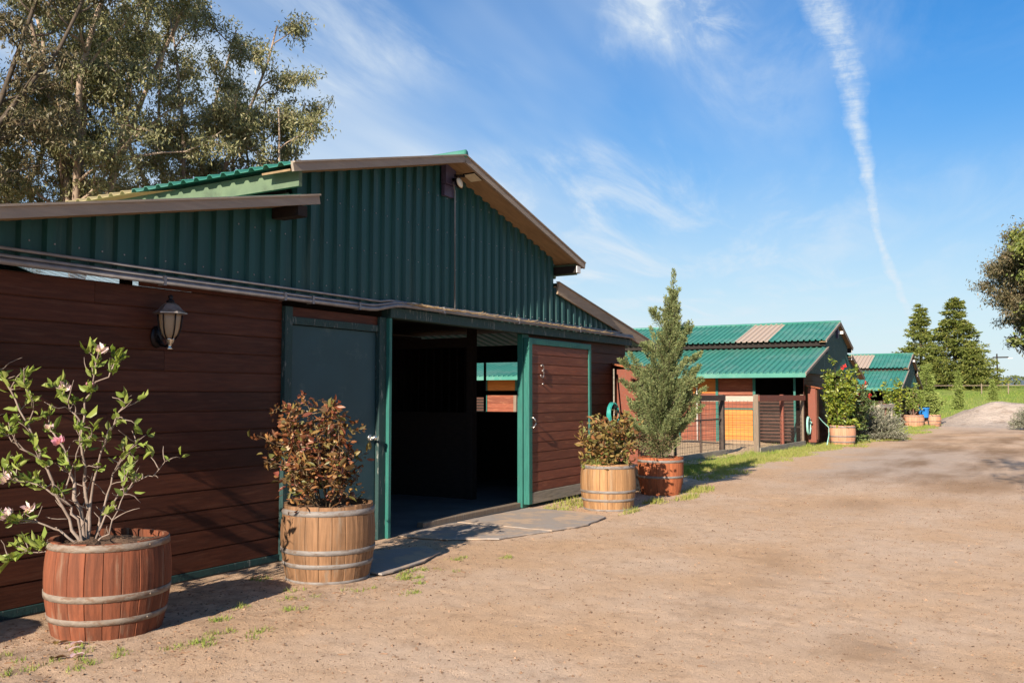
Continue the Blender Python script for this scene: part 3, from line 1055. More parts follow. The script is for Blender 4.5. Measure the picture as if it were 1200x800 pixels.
# the numeral 3 and a small screw eye on the sliding door
q = MB()
cx, cz, yy_ = X0 + .365, 1.835, -.118
pts = []
for i in range(9):
    a = math.radians(150 - i * 30)
    pts.append((cx + .040 * math.cos(a), yy_, cz + .040 + .040 * math.sin(a)))
pts2 = []
for i in range(10):
    a = math.radians(90 - i * 29)
    pts2.append((cx + .047 * math.cos(a), yy_, cz - .047 + .047 * math.sin(a)))
q.tube(pts, .0125, 6)
q.tube(pts2, .0125, 6)
q.build('number_three', 'bronze', sd, True)
q = MB()
q.tube([(cx + .02, -.10, cz - .18), (cx + .02, -.125, cz - .18)], .012, 8)
q.build('screw_eye', 'chrome', sd, True)
# threshold timber, floor and interior
b = MB()
b.bar((lx(8.25), .055, .035), (lx(10.45), .055, .035), .09, .07)
b.build('threshold_timber', 'postwood', barn1, bevel=.008)
b = MB()
b.box(lx(3.15), lx(13.9), .0, 23.9, -.05, .012)
b.build('barn_floor', 'concrete', barn1)
# left wall, right wall with its stall window
b = MB()
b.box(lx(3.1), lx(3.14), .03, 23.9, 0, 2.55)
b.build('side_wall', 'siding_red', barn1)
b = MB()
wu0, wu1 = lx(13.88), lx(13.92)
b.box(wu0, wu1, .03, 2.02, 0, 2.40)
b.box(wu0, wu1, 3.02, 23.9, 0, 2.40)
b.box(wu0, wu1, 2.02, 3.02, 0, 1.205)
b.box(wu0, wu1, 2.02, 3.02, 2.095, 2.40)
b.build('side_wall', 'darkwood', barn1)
b = MB()
b.box(wu0 + .005, wu1 - .005, 2.02, 3.02, 1.50, 1.585)
b.box(wu0 + .005, wu1 - .005, 2.76, 2.80, 1.207, 2.093)
b.build('window_bar', 'darkwood', barn1)
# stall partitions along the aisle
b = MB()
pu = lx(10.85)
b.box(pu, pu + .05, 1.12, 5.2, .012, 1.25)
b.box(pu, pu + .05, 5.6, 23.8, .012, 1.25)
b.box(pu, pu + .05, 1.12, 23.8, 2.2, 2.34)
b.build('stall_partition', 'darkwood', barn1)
b = MB()
for k in range(60):
    vv = 1.2 + k * .14
    b.tube([(pu + .025, vv, 1.25), (pu + .025, vv, 2.2)], .010, 5)
b.build('stall_bars', 'blackmetal', barn1)
for vv in (1.04, 5.3, 9.5, 14.0):
    q = MB()
    q.box(pu - .03, pu + .09, vv, vv + .10, .012, 3.0)
    q.build('aisle_post', 'darkwood', barn1)
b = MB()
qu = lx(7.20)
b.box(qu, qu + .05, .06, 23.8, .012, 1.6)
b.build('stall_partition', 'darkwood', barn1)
for vv in (3.9, 9.5, 14.0):
    q = MB()
    q.box(qu - .03, qu + .09, vv, vv + .10, .012, 3.0)
    q.build('aisle_post', 'darkwood', barn1)
b = MB()
b.box(lx(10.95), lx(13.86), 4.2, 4.25, .012, 2.6)
b.build('stall_divider', 'darkwood', barn1)
b = MB()
b.box(lx(7.27), lx(10.82), 9.0, 9.06, .012, 2.5)
b.build('aisle_gate', 'darkwood', barn1)
b = MB()
b.box(lx(7.27), lx(13.85), .10, 5.0, 2.62, 2.66)
b.build('dark_ceiling_board', 'darkwood', barn1)  # dark board added over the front bay so the doorway reads black
# raised rake conduit on the right half of the gable
b = MB()
b.tube([(lx(11.36), -.10, 2.945), (lx(13.75), -.10, 2.51)], .012, 6)
b.build('conduit_pipe', 'greywood', barn1, True)

# ---- barns further along the lane (same family)
def mid_rot(p, ang, q):
    c, s_ = math.cos(ang), math.sin(ang)
    return (p[0] + q[0] * c - q[1] * s_, p[1] + q[0] * s_ + q[1] * c)


ANG = math.radians(2.2)
T2 = dict(beam='darkwood', rib=.045, L=19.5, oh=.22, pk=6.6, zr=4.05, sl=.26, sr=.26, ml=4.0, mr=9.2, mo=.40, zll=3.06, zel=2.13, el=0.0, zlr=3.0, zer=2.2, er=12.8, wl=.9, wr=11.9, zh=2.3,
          sky_ml=[(1.63, 2.74, 'skylight')])
P2 = mid_rot((26.3, 5.86), ANG, (0, .22))
barn2 = thing('barn', 'second barn whose sunlit green roof has one pale skylight panel behind paddock fence', 'barn', (P2[0], P2[1], 0), ANG)
T3 = dict(beam='darkwood', rib=.045, L=16, oh=.22, pk=6.6, zr=3.64, sl=.26, sr=.26, ml=4.0, mr=9.2, mo=.40, zll=2.76, zel=1.83, el=0.0, zlr=2.7, zer=1.9, er=12.8, wl=.9, wr=11.9, zh=1.95,
          sky_ml=[(1.63, 2.74, 'skylight')])
P3 = mid_rot((44.4, 5.62), ANG, (0, .22))
barn3 = thing('barn', 'farthest small barn with green roof at the end of the lane', 'barn', (P3[0], P3[1], 0), ANG)


def far_barn(P, root, detail):
    barn_shell(P, root)
    wl, wr, L, zt = P['wl'], P['wr'], P['L'], P['zel'] + .19
    # shaded front
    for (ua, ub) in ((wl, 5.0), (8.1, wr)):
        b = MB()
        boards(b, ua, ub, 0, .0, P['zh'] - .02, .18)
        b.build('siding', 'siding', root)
    b = MB()
    b.box(wl, wr, -.08, .02, P['zh'] - .14, P['zh'] - .002)
    b.build('header_beam', 'trim_worn', root)
    q = MB()
    q.box(8.05, 9.9, -.11, -.03, .05, P['zh'] - .15)
    q.build('sliding_door', 'siding_red', root)
    # inner dark wall behind the doorway and the right side wall
    q = MB()
    q.box(wr - .04, wr, .03, L - .1, 0, P['zer'] + .12)
    q.build('side_wall', 'siding_red', root)
    q = MB()
    q.box(3.4, 3.45, .1, L - .1, 0, 2.3)
    q.build('stall_partition', 'darkwood', root)
    q = MB()
    q.box(wl + .05, wr - .05, .03, L - .1, -.05, .012)
    q.build('barn_floor', 'concrete', root)
    # eave fascia, plus blocks added in the ribs against sun leaking through
    q = MB()
    q.box(P['el'] - .012, P['el'] + .012, -P['oh'], L, P['zel'] - .115, P['zel'] + .004)
    t0 = -P['oh']
    while t0 < L:
        q.box(P['el'] + .012, P['el'] + .05, t0 + .185 * .55, t0 + .185 * .99, P['zel'] - .02, P['zel'] + .048)
        t0 += .185
    q.build('fascia_with_rib_blocks', 'roof', root)
    # sunny long side: bays of stall opening, red boards and orange door
    u = wl
    z1 = zt - .02
    zs = 1.45 * z1 / 2.2
    v = .30
    first = True
    while v < L - 3.2:
        a = v
        q = MB()
        q.box(u - .035, u + .03, a - .06, a, 0, z1)
        q.build('side_post', 'trim', root)
        # stall opening above, slatted boards below
        q = MB()
        for k in range(13):
            z = .16 + k * (zs - .2) / 13
            q.box(u + .02, u + .045, a, a + 1.12, z, z + (zs - .2) / 13 - .052)
        q.build('stall_slats', 'slat', root)
        q = MB()
        q.box(u + .25, u + .28, a + .02, a + 1.10, 0, zs - .1)
        q.build('stall_shade_sheet', 'darkwood', root)  # dark sheet stands in for the shade of the stall behind the slats
        q = MB()
        q.box(u - .035, u + .03, a + 1.12, a + 1.20, 0, z1)
        q.build('side_post', 'trim', root)
        q = MB()
        boards(q, a + 1.20, a + 2.26, u, zs + .0, z1, .15, 'v')
        boards(q, a + 1.20, a + 2.26, u, 1.11, zs - .01, .15, 'v')
        q.build('side_boards', 'siding_side', root)
        q = MB()
        q.box(u - .02, u + .02, a + 1.20, a + 2.26, 1.065, 1.105)
        q.build('door_head', 'trim', root)
        q = MB()
        boards(q, a + 1.22, a + 2.24, u + .004, .12, 1.06, .155, 'v')
        q.build('stall_door', 'orange', root)
        q = MB()
        q.box(u - .035, u + .03, a + 2.26, a + 2.34, 0, z1)
        q.build('side_post', 'trim', root)
        q = MB()
        boards(q, a + 2.34, a + 3.46, u, zs + .05, z1, .16, 'v')
        q.build('side_boards', 'orange', root)
        q = MB()
        boards(q, a + 2.34, a + 3.46, u, .05, zs + .04, .16, 'v')
        q.build('side_boards', 'siding_side', root)
        if first:
            q = MB()
            q.tube([(u - .06, a + 2.92, 0), (u - .06, a + 2.92, z1)], .022, 8)
            q.build('drain_pipe', 'white', root, True)
        first = False
        v += 3.52
    q = MB()
    q.box(u, u + .03, v, L - .05, 0, z1)
    q.build('side_wall', 'siding_side', root)
    q = MB()
    q.box(u + 2.4, u + 2.44, .1, L - .1, 0, 2.6)
    q.build('stall_back_wall', 'darkwood', root)
    # lamp box under the peak
    q = MB()
    q.box(P['pk'] - .12, P['pk'] + .02, -.16, -.09, P['zr'] - .55, P['zr'] - .22)
    q.build('lamp_box', 'purple', root)
    q = MB()
    q.box(P['pk'] + .03, P['pk'] + .22, -.30, -.10, P['zr'] - .40, P['zr'] - .30)
    q.build('lamp_head', 'white', root)


far_barn(T2, barn2, True)
far_barn(T3, barn3, False)


# ------------------------------------------------------------------ fixtures on the near barn
def wall_lantern(x, y, z):
    """z: height of the lantern's middle"""
    t = thing('wall_lantern', 'black coach lantern with amber glass on the dark red boards', 'lantern', (x, y, z))
    q = MB()
    q.lathe([(.055, 0), (.055, .012), (.02, .02)], 16)
    q.v = [(p[0], -p[2], p[1] * 1.6 - .10) for p in q.v]
    q.build('backplate', 'blackmetal', t, True)
    q = MB()
    q.tube([(0, -.01, -.12), (0, -.06, -.17), (0, -.12, -.175), (0, -.16, -.15), (0, -.16, -.12)], .010, 8)
    q.tube([(0, -.01, -.08), (0, -.05, -.13), (0, -.09, -.16)], .007, 8)
    q.build('arm', 'blackmetal', t, True)
    c = (0, -.16, 0)
    q = MB()
    q.lathe([(.028, -.20), (.012, -.185), (.014, -.165), (.030, -.150), (.036, -.125), (.040, -.118)], 12, c)
    q.build('base_cup', 'chrome', t, True)
    q = MB()
    q.lathe([(.035, -.115), (.058, -.08), (.072, -.03), (.080, .03), (.083, .075)], 12, c)
    q.build('glass', 'amber', t, True)
    q = MB()
    for k in range(6):
        a = 2 * PI * k / 6 + .3
        ca, sa = math.cos(a), math.sin(a)
        q.tube([(c[0] + ca * r, c[1] + sa * r, z_) for r, z_ in ((.040, -.122), (.066, -.085), (.082, -.03), (.088, .03), (.092, .08))], .006, 5)
    q.build('cage', 'blackmetal', t, True)
    q = MB()
    q.lathe([(.090, .070), (.128, .078), (.128, .086), (.095, .108), (.062, .145), (.040, .160), (.030, .165)], 6, c, phase=.3)
    q.build('roof_cap', 'bronze', t)
    q = MB()
    q.lathe([(.028, .165), (.034, .175), (.022, .187), (.012, .193), (.020, .207), (.018, .218), (.004, .228)], 10, c)
    q.build('finial', 'blackmetal', t, True)
    return t


wall_lantern(4.66, 6.05, 2.06)

fl = thing('floodlight', 'twin floodlight on a grey purple box under the gable peak', 'floodlight', (8.56, 5.96, 4.02))
q = MB()
q.box(-.11, .09, -.055, .02, -.06, .20)
q.box(-.105, .085, -.03, .02, -.20, -.065)
q.build('mount_box', 'purple', fl, bevel=.004)
q = MB()
q.tube([(.03, -.05, .01), (.03, -.13, -.02)], .022, 8)
q.tube([(.06, -.05, .06), (.17, -.12, .07)], .016, 8)
q.build('swivel_arm', 'blackmetal', fl, True)
q = MB()
q.lathe([(.035, 0), (.060, .02), (.075, .06), (.078, .075)], 16)
q.v = [(.03 + p[0] - .25 * p[2], -.10 - p[2] * .8 + p[1] * .25, -.045 + p[1]) for p in q.v]
q.build('lamp_head', 'blackmetal', fl, True)
q = MB()
q.lathe([(.066, 0), (.050, .016), (.002, .022)], 16)
q.v = [(.011 + p[0] - .25 * p[2], -.161 - p[2] * .8 + p[1] * .25, -.045 + p[1]) for p in q.v]
q.build('lamp_lens', 'lens', fl, True)
q = MB()
q.prism([(-.09, -.01), (.09, -.06), (.10, -.02), (-.08, .055)], 1, -.27, -.10)
q.v = [(p[0] + .25, p[1], p[2] + .10) for p in q.v]
q.build('lamp_head', 'blackmetal', fl, bevel=.005)
q = MB()
q.prism([(-.08, -.014), (.08, -.060), (.08, -.066), (-.08, -.021)], 1, -.26, -.11)
q.v = [(p[0] + .25, p[1], p[2] + .10) for p in q.v]
q.build('lamp_lens', 'lens', fl)
q = MB()
q.tube([(.02, -.06, -.03), (.075, -.05, -.12), (.078, -.05, -.2), (.078, -.05, -1.50)], .009, 6)
q.build('cable_conduit', 'steel', fl, True)


def tack_cabinet(loc, rz, label, w=.95, d=.36, h=1.92):
    t = thing('tack_cabinet', label, 'cabinet', loc, rz, 'red wooden cabinets on the barn fronts')
    q = MB()
    q.box(0, w, -d, 0, .12, h)
    q.build('body', 'redwood_post', t, bevel=.006)
    q = MB()
    q.box(.05, w - .05, -d - .022, -d - .002, .2, h - .06)
    q.build('cabinet_door', 'siding_red', t, bevel=.004)
    q = MB()
    q.bar((.0 - .06, -d / 2 - .04, h + .035), (w + .06, -d / 2 - .04, h + .035), d + .2, .03)
    q.v = [(p[0], p[1], p[2] + (p[1] + d / 2) * .22) for p in q.v]
    q.build('lid', 'orangecask', t, bevel=.004)
    q = MB()
    for z in (.5, h - .35):
        q.box(.045, .075, -d - .03, -d - .0225, z, z + .09)
    q.build('hinges', 'blackmetal', t)
    q = MB()
    for x in (.03, w - .11):
        q.box(x, x + .08, -d + .02, -.02, 0, .118)
    q.build('feet', 'darkwood', t)
    return t


tack_cabinet((13.42, 5.985, 0), 0, 'red wooden cabinet behind the juniper at the near barn corner')
pc = mid_rot((P2[0], P2[1]), ANG, (1.02, -.085))
tack_cabinet((pc[0], pc[1], 0), ANG, 'red wooden cabinet with lid on the shaded front of the second barn', .40, .22, 1.72)

t = thing('broom', 'wooden broom leaning on the wall right of the sliding door', 'broom', (12.62, 5.80, 0))
q = MB()
q.tube([(0, -.12, .12), (.62, .155, 1.92)], .013, 8)
q.build('handle', 'greywood', t, True)
q = MB()
q.bar((-.13, -.18, .10), (.13, -.18, .10), .06, .05)
q.build('head', 'redwood_post', t, bevel=.006)
q = MB()
for i in range(60):
    x = R.uniform(-.12, .12)
    y = -.18 + R.uniform(-.025, .025)
    q.tube([(x, y, .08), (x * 1.15, y * 1.0, .0)], .004, 4)
q.build('bristles', 'straw', t)

# hose hung on a bracket beside the near cabinet
def coil(name, mat, label, loc, r, turns, tail, rz=0, thick=.011, group=None):
    t = thing(name, label, 'hose', loc, rz, group)
    q = MB()
    pts = []
    for i in range(int(turns * 22)):
        a = i / 22 * 2 * PI
        rr = r * (1 + .05 * math.sin(a * .37)) + R.uniform(-.006, .006)
        pts.append((rr * math.cos(a), -.03 - .012 * (i / 22) + R.uniform(-.004, .004), rr * 1.05 * math.sin(a)))
    q.tube(pts, thick, 6)
    if tail:
        q.tube(tail, thick, 6)
    q.build('coil', mat, t, True)
    q = MB()
    q.bar((-.02, .02, r * .62), (-.02, -.14, r * .70), .05, .03)
    q.build('bracket', 'blackmetal', t)
    return t


coil('garden_hose', 'teal', 'teal hose coil hung on the near barn wall behind the third planter', (13.02, 5.93, 1.20), .17, 5, None, group='coiled hoses')
hp = mid_rot((P2[0], P2[1]), ANG, (.72, -.10))
coil('garden_hose', 'palehose', 'pale green hose coil looped beside the fence corner post at second barn', (hp[0], hp[1], .62), .24, 3,
     [(.24, -.05, .0), (.5, -.15, .35), (.8, -.3, .10), (1.1, -.42, -.08), (1.0, -.45, -.3), (.6, -.45, -.58)], ANG, .016, group='coiled hoses')


# ------------------------------------------------------------------ barrels
def barrel(loc, rim, belly, foot, h, wood, hoopmat, hoops, label, rz=0, soil=.06, group='half barrel planters along the barns'):
    t = thing('barrel_planter', label, 'planter', loc, rz, group)
    NS = 22
    zb = h * .62
    def rad(z):
        if z < zb:
            s_ = z / zb
            return foot + (belly - foot) * math.sin(s_ * PI / 2)
        s_ = (z - zb) / (h - zb)
        return belly + (rim - belly) * (1 - math.cos(s_ * PI / 2))
    q = MB()
    rr = random.Random(int(loc[0] * 100))
    for k in range(NS):
        a0, a1 = 2 * PI * k / NS, 2 * PI * (k + 1) / NS
        g = .0035
        js = [a0 + g, a0 + g * 3.5, (a0 + a1) / 2, a1 - g * 3.5, a1 - g]
        jr = [-.0025, 0, .001, 0, -.0025]
        dz = rr.uniform(-.006, .006)
        dr = rr.uniform(-.002, .002)
        nz = 9
        V, Fc = [], []
        for i in range(nz + 1):
            z = i * (h + dz) / nz
            for a, d in zip(js, jr):
                V.append(((rad(min(z, h)) + d + dr) * math.cos(a), (rad(min(z, h)) + d + dr) * math.sin(a), z))
            V.append(((rad(min(z, h)) - .026) * math.cos(js[-1]), (rad(min(z, h)) - .026) * math.sin(js[-1]), z))
            V.append(((rad(min(z, h)) - .026) * math.cos(js[0]), (rad(min(z, h)) - .026) * math.sin(js[0]), z))
        for i in range(nz):
            for j in range(7):
                Fc.append((i * 7 + j, i * 7 + (j + 1) % 7, (i + 1) * 7 + (j + 1) % 7, (i + 1) * 7 + j))
        Fc.append(tuple(range(7))[::-1])
        Fc.append(tuple(range(nz * 7, nz * 7 + 7)))
        q.add(V, Fc)
    q.build('staves', wood, t)
    for (zc, w_) in hoops:
        q = MB()
        z0, z1 = zc - w_ / 2, zc + w_ / 2
        q.lathe([(rad(z0) - .006, z0), (rad(z0) + .0045, z0), (rad(zc) + .0055, zc), (rad(z1) + .0045, z1), (rad(z1) - .006, z1)], 48, cap=False)
        for k in (0.4, 3.6):
            q.ico(((rad(zc) + .006) * math.cos(k - 2.2), (rad(zc) + .006) * math.sin(k - 2.2), zc), .007, 1)
        q.build('hoop', hoopmat, t, True)
    q = MB()
    V, Fc = [(0, 0, h - soil + .03)], []
    n = 28
    rings = (.35, .7, .985)
    for ri, fr in enumerate(rings):
        for k in range(n):
            a = 2 * PI * k / n
            r_ = (rad(h - soil) - .027) * fr
            V.append((r_ * math.cos(a), r_ * math.sin(a), h - soil + (.03 * (1 - fr)) + rr.uniform(-.012, .02)))
    for k in range(n):
        Fc.append((0, 1 + k, 1 + (k + 1) % n))
        for ri in range(2):
            o = 1 + ri * n
            Fc.append((o + k, o + n + k, o + n + (k + 1) % n, o + (k + 1) % n))
    q.add(V, Fc)
    for i in range(24):
        a, r_ = rr.uniform(0, 6.28), rr.uniform(0, rim * .8)
        q.ico((r_ * math.cos(a), r_ * math.sin(a), h - soil + .015), rr.uniform(.01, .03), 1, (1, 1, .6), .3)
    q.build('soil', 'soil', t)
    return t


B1 = (3.74, 5.27)
B2 = (5.71, 5.17)
B3 = (10.95, 5.02)
B4 = (13.05, 5.10)
barrel((B1[0], B1[1], -.015), .36, .382, .328, .60, 'redcask', 'hoop', [(.575, .042), (.27, .042), (.125, .038)], 'red brown half barrel holding the flowering magnolia', .3, .05)
barrel((B2[0], B2[1], -.015), .365, .388, .335, .625, 'oakcask', 'hoop_zinc', [(.572, .045), (.265, .04), (.155, .036), (.02, .03)], 'weathered tan oak half barrel in front of the blue green door', 1.1, .06)
barrel((B3[0], B3[1], -.01), .345, .365, .315, .61, 'goldcask', 'hoop_zinc', [(.575, .04), (.26, .036), (.15, .034), (.02, .036)], 'golden oak half barrel with rose bush beside the sliding door', .7, .05)
barrel((B4[0], B4[1], -.01), .345, .345, .285, .57, 'orangecask', 'hoop_zinc', [(.515, .04), (.28, .036)], 'orange red tapered half barrel holding the juniper', .2, .04)
barrel((2.02, 5.74, -.015), .35, .37, .33, .58, 'oakcask', 'hoop_zinc', [(.53, .04), (.26, .04), (.12, .036)], 'bare oak half barrel by the near barn left of the magnolia', .2, .04)
B5 = (28.75, 5.36)
barrel((B5[0], B5[1], -.01), .375, .40, .34, .60, 'palecask', 'hoop_zinc', [(.55, .05), (.27, .045), (.1, .045)], 'pale oak half barrel holding the yellow green camellia', .2, .04)
B6 = (47.4, 5.52)
B7 = (48.6, 4.88)
barrel((B6[0], B6[1], -.01), .47, .49, .43, .56, 'palecask', 'hoop', [(.5, .05), (.25, .045)], 'far pale half barrel left of the blue bucket', .2, .04)
barrel((B7[0], B7[1], -.01), .45, .48, .42, .56, 'palecask', 'hoop', [(.5, .05), (.25, .045), (.1, .04)], 'farthest pale half barrel right of the blue bucket', .9, .04)


# ------------------------------------------------------------------ potted plants
RT = Vector((math.sin(YAW), -math.cos(YAW), 0))
FW = Vector((math.cos(YAW), math.sin(YAW), 0))


def stem_points(rng, pts, k=3):
    """smooth a polyline a little and jitter it"""
    out = []
    for a, b_ in zip(pts, pts[1:]):
        for i in range(k):
            t = i / k
            out.append(a.lerp(b_, t) + Vector((rng.gauss(0, .009), rng.gauss(0, .009), rng.gauss(0, .009))))
    out.append(pts[-1])
    return out


def magnolia():
    rng = random.Random(5)
    nr = np.random.default_rng(5)
    t = thing('magnolia', 'young magnolia with bright green leaves and pink white flowers', 'shrub', (B1[0], B1[1], .515))
    S_ = .0058
    ox, oy = 122, 632    # the barrel's middle in the same drawing units as the limbs below
    limbs = [
        ([(100, 634), (82, 612), (66, 575), (48, 535), (30, 495), (10, 455), (-14, 425)], .016, -.03, -.06),
        ([(97, 632), (84, 592), (74, 550), (62, 520), (48, 502)], .021, .02, .04),
        ([(96, 632), (92, 592), (85, 545), (84, 500), (90, 455), (99, 410)], .016, .04, .07),
        ([(97, 630), (88, 602), (76, 580), (56, 566), (34, 556), (14, 553)], .012, -.04, -.14),
        ([(98, 632), (76, 612), (52, 602), (26, 598), (2, 592)], .011, -.05, -.2),
        ([(96, 632), (99, 598), (95, 560), (108, 515), (118, 488), (128, 472)], .014, .02, .10),
        ([(100, 632), (112, 600), (128, 572), (146, 560), (162, 552), (178, 536)], .009, .05, .12),
        ([(97, 628), (106, 585), (114, 555), (124, 532), (146, 508)], .011, .08, .2),
        ([(94, 634), (72, 632), (52, 630), (34, 636)], .008, -.1, -.24),
        ([(104, 632), (124, 615), (136, 590), (142, 560), (157, 534)], .008, -.05, -.08),
        ([(66, 575), (80, 545), (90, 520), (104, 500)], .008, -.02, -.06),
        ([(48, 535), (28, 520), (14, 508), (0, 500)], .008, -.06, -.14),
        ([(84, 500), (72, 478), (60, 455)], .008, .04, .02),
        ([(90, 455), (108, 440), (116, 420)], .007, .07, .12),
        ([(30, 495), (38, 470), (30, 450)], .006, -.05, -.1),
    ]
    b = MB()
    tips, LB, LA = [], [], []
    def pt(x, y, dep):
        return RT * ((x - ox) * S_) + FW * dep + Vector((0, 0, (oy - y) * S_))
    for li, (px, r, d0, d1) in enumerate(limbs):
        n = len(px)
        P = [pt(x, y, d0 + (d1 - d0) * i / (n - 1) + rng.gauss(0, .008)) for i, (x, y) in enumerate(px)]
        Q = stem_points(rng, P, 3)
        b.tube(Q, [r * .78 * (1 - .74 * i / (len(Q) - 1)) * rng.uniform(.92, 1.1) for i in range(len(Q))], 7)
        # twigs
        for i in range(len(Q)):
            fr = i / len(Q)
            if fr > .38 and rng.random() < .75:
                d = Vector((rng.gauss(0, .6), rng.gauss(0, .6), rng.uniform(.1, 1))).normalized()
                tw = path(Q[i], d, rng.uniform(.05, .15), 3, .18, rng)
                b.tube(tw, [.0042, .0035, .003, .002], 5)
                tips.append((tw[-1], d, li))
                tips.append((tw[-2], d, li))
            if fr > .12 and rng.random() < .55:
                d = Vector((rng.gauss(0, .7), rng.gauss(0, .7), rng.uniform(.1, .9))).normalized()
                b.tube(path(Q[i], d, rng.uniform(.06, .20), 4, .28, rng), [.0045, .004, .003, .0024, .0014], 5)
            if fr > .55 and li not in (6, 7):
                tips.append((Q[i], (Q[min(i + 1, len(Q) - 1)] - Q[max(0, i - 1)]).normalized(), li))
        tips.append((Q[-1], (Q[-1] - Q[-2]).normalized(), li))
    b.build('branches', 'magbark', t, True)
    for p, d, li in tips:
        dens = {6: 1, 7: 3, 9: 2, 1: 4, 5: 3, 3: 6, 4: 6}.get(li, 5)
        for _ in range(rng.randint(max(1, dens - 3), dens)):
            a = Vector((rng.gauss(0, .75), rng.gauss(0, .75), rng.gauss(.35, .55))) + d * .7
            LB.append(p + Vector((rng.gauss(0, .012), rng.gauss(0, .012), rng.gauss(0, .012))))
            LA.append(a.normalized())
    n = len(LB)
    leafmesh('foliage', 'magleaf', t, np.array(LB), np.array(LA), np.clip(nr.lognormal(-2.75, .34, n), .028, .11), np.clip(nr.lognormal(-3.6, .30, n), .012, .042), 'hex', fold=nr.uniform(-.05, .5, (n, 1)), rng=nr)
    # flowers: cups of broad petals
    for (x, y, dep, pink, s_, tilt) in ((100, 412, .07, 0, .075, (.4, -.2)), (62, 455, .03, 0, .07, (.5, -.3)), (67, 516, -.05, 1, .065, (-.3, -.3)), (18, 556, -.14, 0, .078, (-.6, -.3)),
                                        (26, 594, -.2, 0, .075, (-.5, -.4)), (44, 588, -.16, 0, .06, (.3, -.5)), (48, 500, .03, 0, .05, (.1, -.2)), (90, 452, .05, 1, .035, (.2, -.1))):
        c = pt(x, y, dep)
        up = (RT * tilt[0] + FW * tilt[1] + Vector((0, 0, .8))).normalized()
        s0 = up.orthogonal().normalized()
        s1 = up.cross(s0)
        fb, fa, fr_ = [], [], []
        for ring, (k, op) in enumerate(((4, .45), (6, .95))):
            for i in range(k):
                a = 2 * PI * i / k + ring * .5 + rng.uniform(-.2, .2)
                out = s0 * math.cos(a) + s1 * math.sin(a)
                fb.append(c + out * .006)
                fa.append((up + out * (op + rng.uniform(-.2, .35))).normalized())
                fr_.append(out)
        k = len(fb)
        leafmesh('flower', 'petal_pink' if pink else 'petal', t, np.array(fb), np.array(fa), nr.uniform(.65, 1.0, k) * s_, nr.uniform(.42, .58, k) * s_, 'hex', fold=.25, rng=nr,
                 roll=np.array([tuple(Vector(o).cross(Vector(a))) for o, a in zip(fr_, fa)]))
    return t


magnolia()


def rose_bush(loc, label, leaf, rx, h, n_st, seed, lean=(0, 0), dens=1.0, lsize=.055, lowskirt=False, name='rose_bush', cat='rose bush', group='rose bushes in barrels', bark='rosebark'):
    rng = random.Random(seed)
    nr = np.random.default_rng(seed)
    t = thing(name, label, cat, loc, 0, group)
    b = MB()
    LB, LA = [], []
    def leaves(p, d, k):
        for _ in range(k):
            LB.append(p + Vector((rng.gauss(0, .022), rng.gauss(0, .022), rng.gauss(0, .02))))
            LA.append((Vector((rng.gauss(0, 1), rng.gauss(0, 1), rng.gauss(-.05, .7))) + d * .3).normalized())
    for s_ in range(n_st):
        a = 2 * PI * s_ / n_st + rng.uniform(-.3, .3)
        sp = rng.uniform(.25, 1.0)
        hh = h * (1.0 - .38 * sp * sp) * rng.choice((.68, .85, .95, 1.0, 1.06)) * rng.uniform(.92, 1.05)
        sp *= rng.choice((.8, 1.0, 1.0, 1.15))
        tgt = Vector((math.cos(a) * rx * sp + lean[0], math.sin(a) * rx * sp + lean[1], hh))
        p0 = Vector((math.cos(a) * .05, math.sin(a) * .05, -.02))
        P = [p0.lerp(tgt, i / 6) + Vector((math.cos(a), math.sin(a), 0)) * (.05 * math.sin(i / 6 * PI)) + Vector((rng.gauss(0, .012), rng.gauss(0, .012), 0)) for i in range(7)]
        b.tube(P, [.008, .0075, .0068, .006, .005, .004, .002], 6)
        for i in range(2, 7):
            for _ in range(rng.randint(2, 4)):
                d = Vector((rng.gauss(0, .8), rng.gauss(0, .8), rng.uniform(-.1, .8))).normalized()
                L_ = rng.uniform(.07, .20) * (rx / .4)
                tw = path(P[i], d, L_, 3, .22, rng)
                b.tube(tw, [.0035, .003, .0024, .0016], 4)
                for q in tw[1:]:
                    leaves(q, d, int(rng.randint(2, 4) * dens + .5))
            leaves(P[i], Vector((0, 0, 1)), int(2 * dens))
    if lowskirt:
        for _ in range(120):
            a, r_ = rng.uniform(0, 6.28), rng.uniform(.1, rx * .8)
            leaves(Vector((r_ * math.cos(a), r_ * math.sin(a), rng.uniform(.02, .2))), Vector((0, 0, 1)), 2)
    b.build('stems', bark, t, True)
    n = len(LB)
    leafmesh('foliage', leaf, t, np.array(LB), np.array(LA), np.clip(nr.lognormal(-.08, .32, n), .4, 1.7) * lsize, np.clip(nr.lognormal(-.75, .30, n), .22, .85) * lsize, 'hex', fold=nr.uniform(-.15, .5, (n, 1)), rng=nr)
    return t


rose_bush((B2[0] - .02, B2[1] + .02, .545), 'bushy bronze leaved rose bush against the blue green door', 'roseleaf', .42, .88, 16, 6, (-.10, .10), 1.0, .060)
rose_bush((B3[0] - .02, B3[1], .545), 'lower green and bronze rose bush at the end of the sliding door', 'roseleaf_green', .46, .68, 14, 8, (.06, -.04), .85, .070, True)


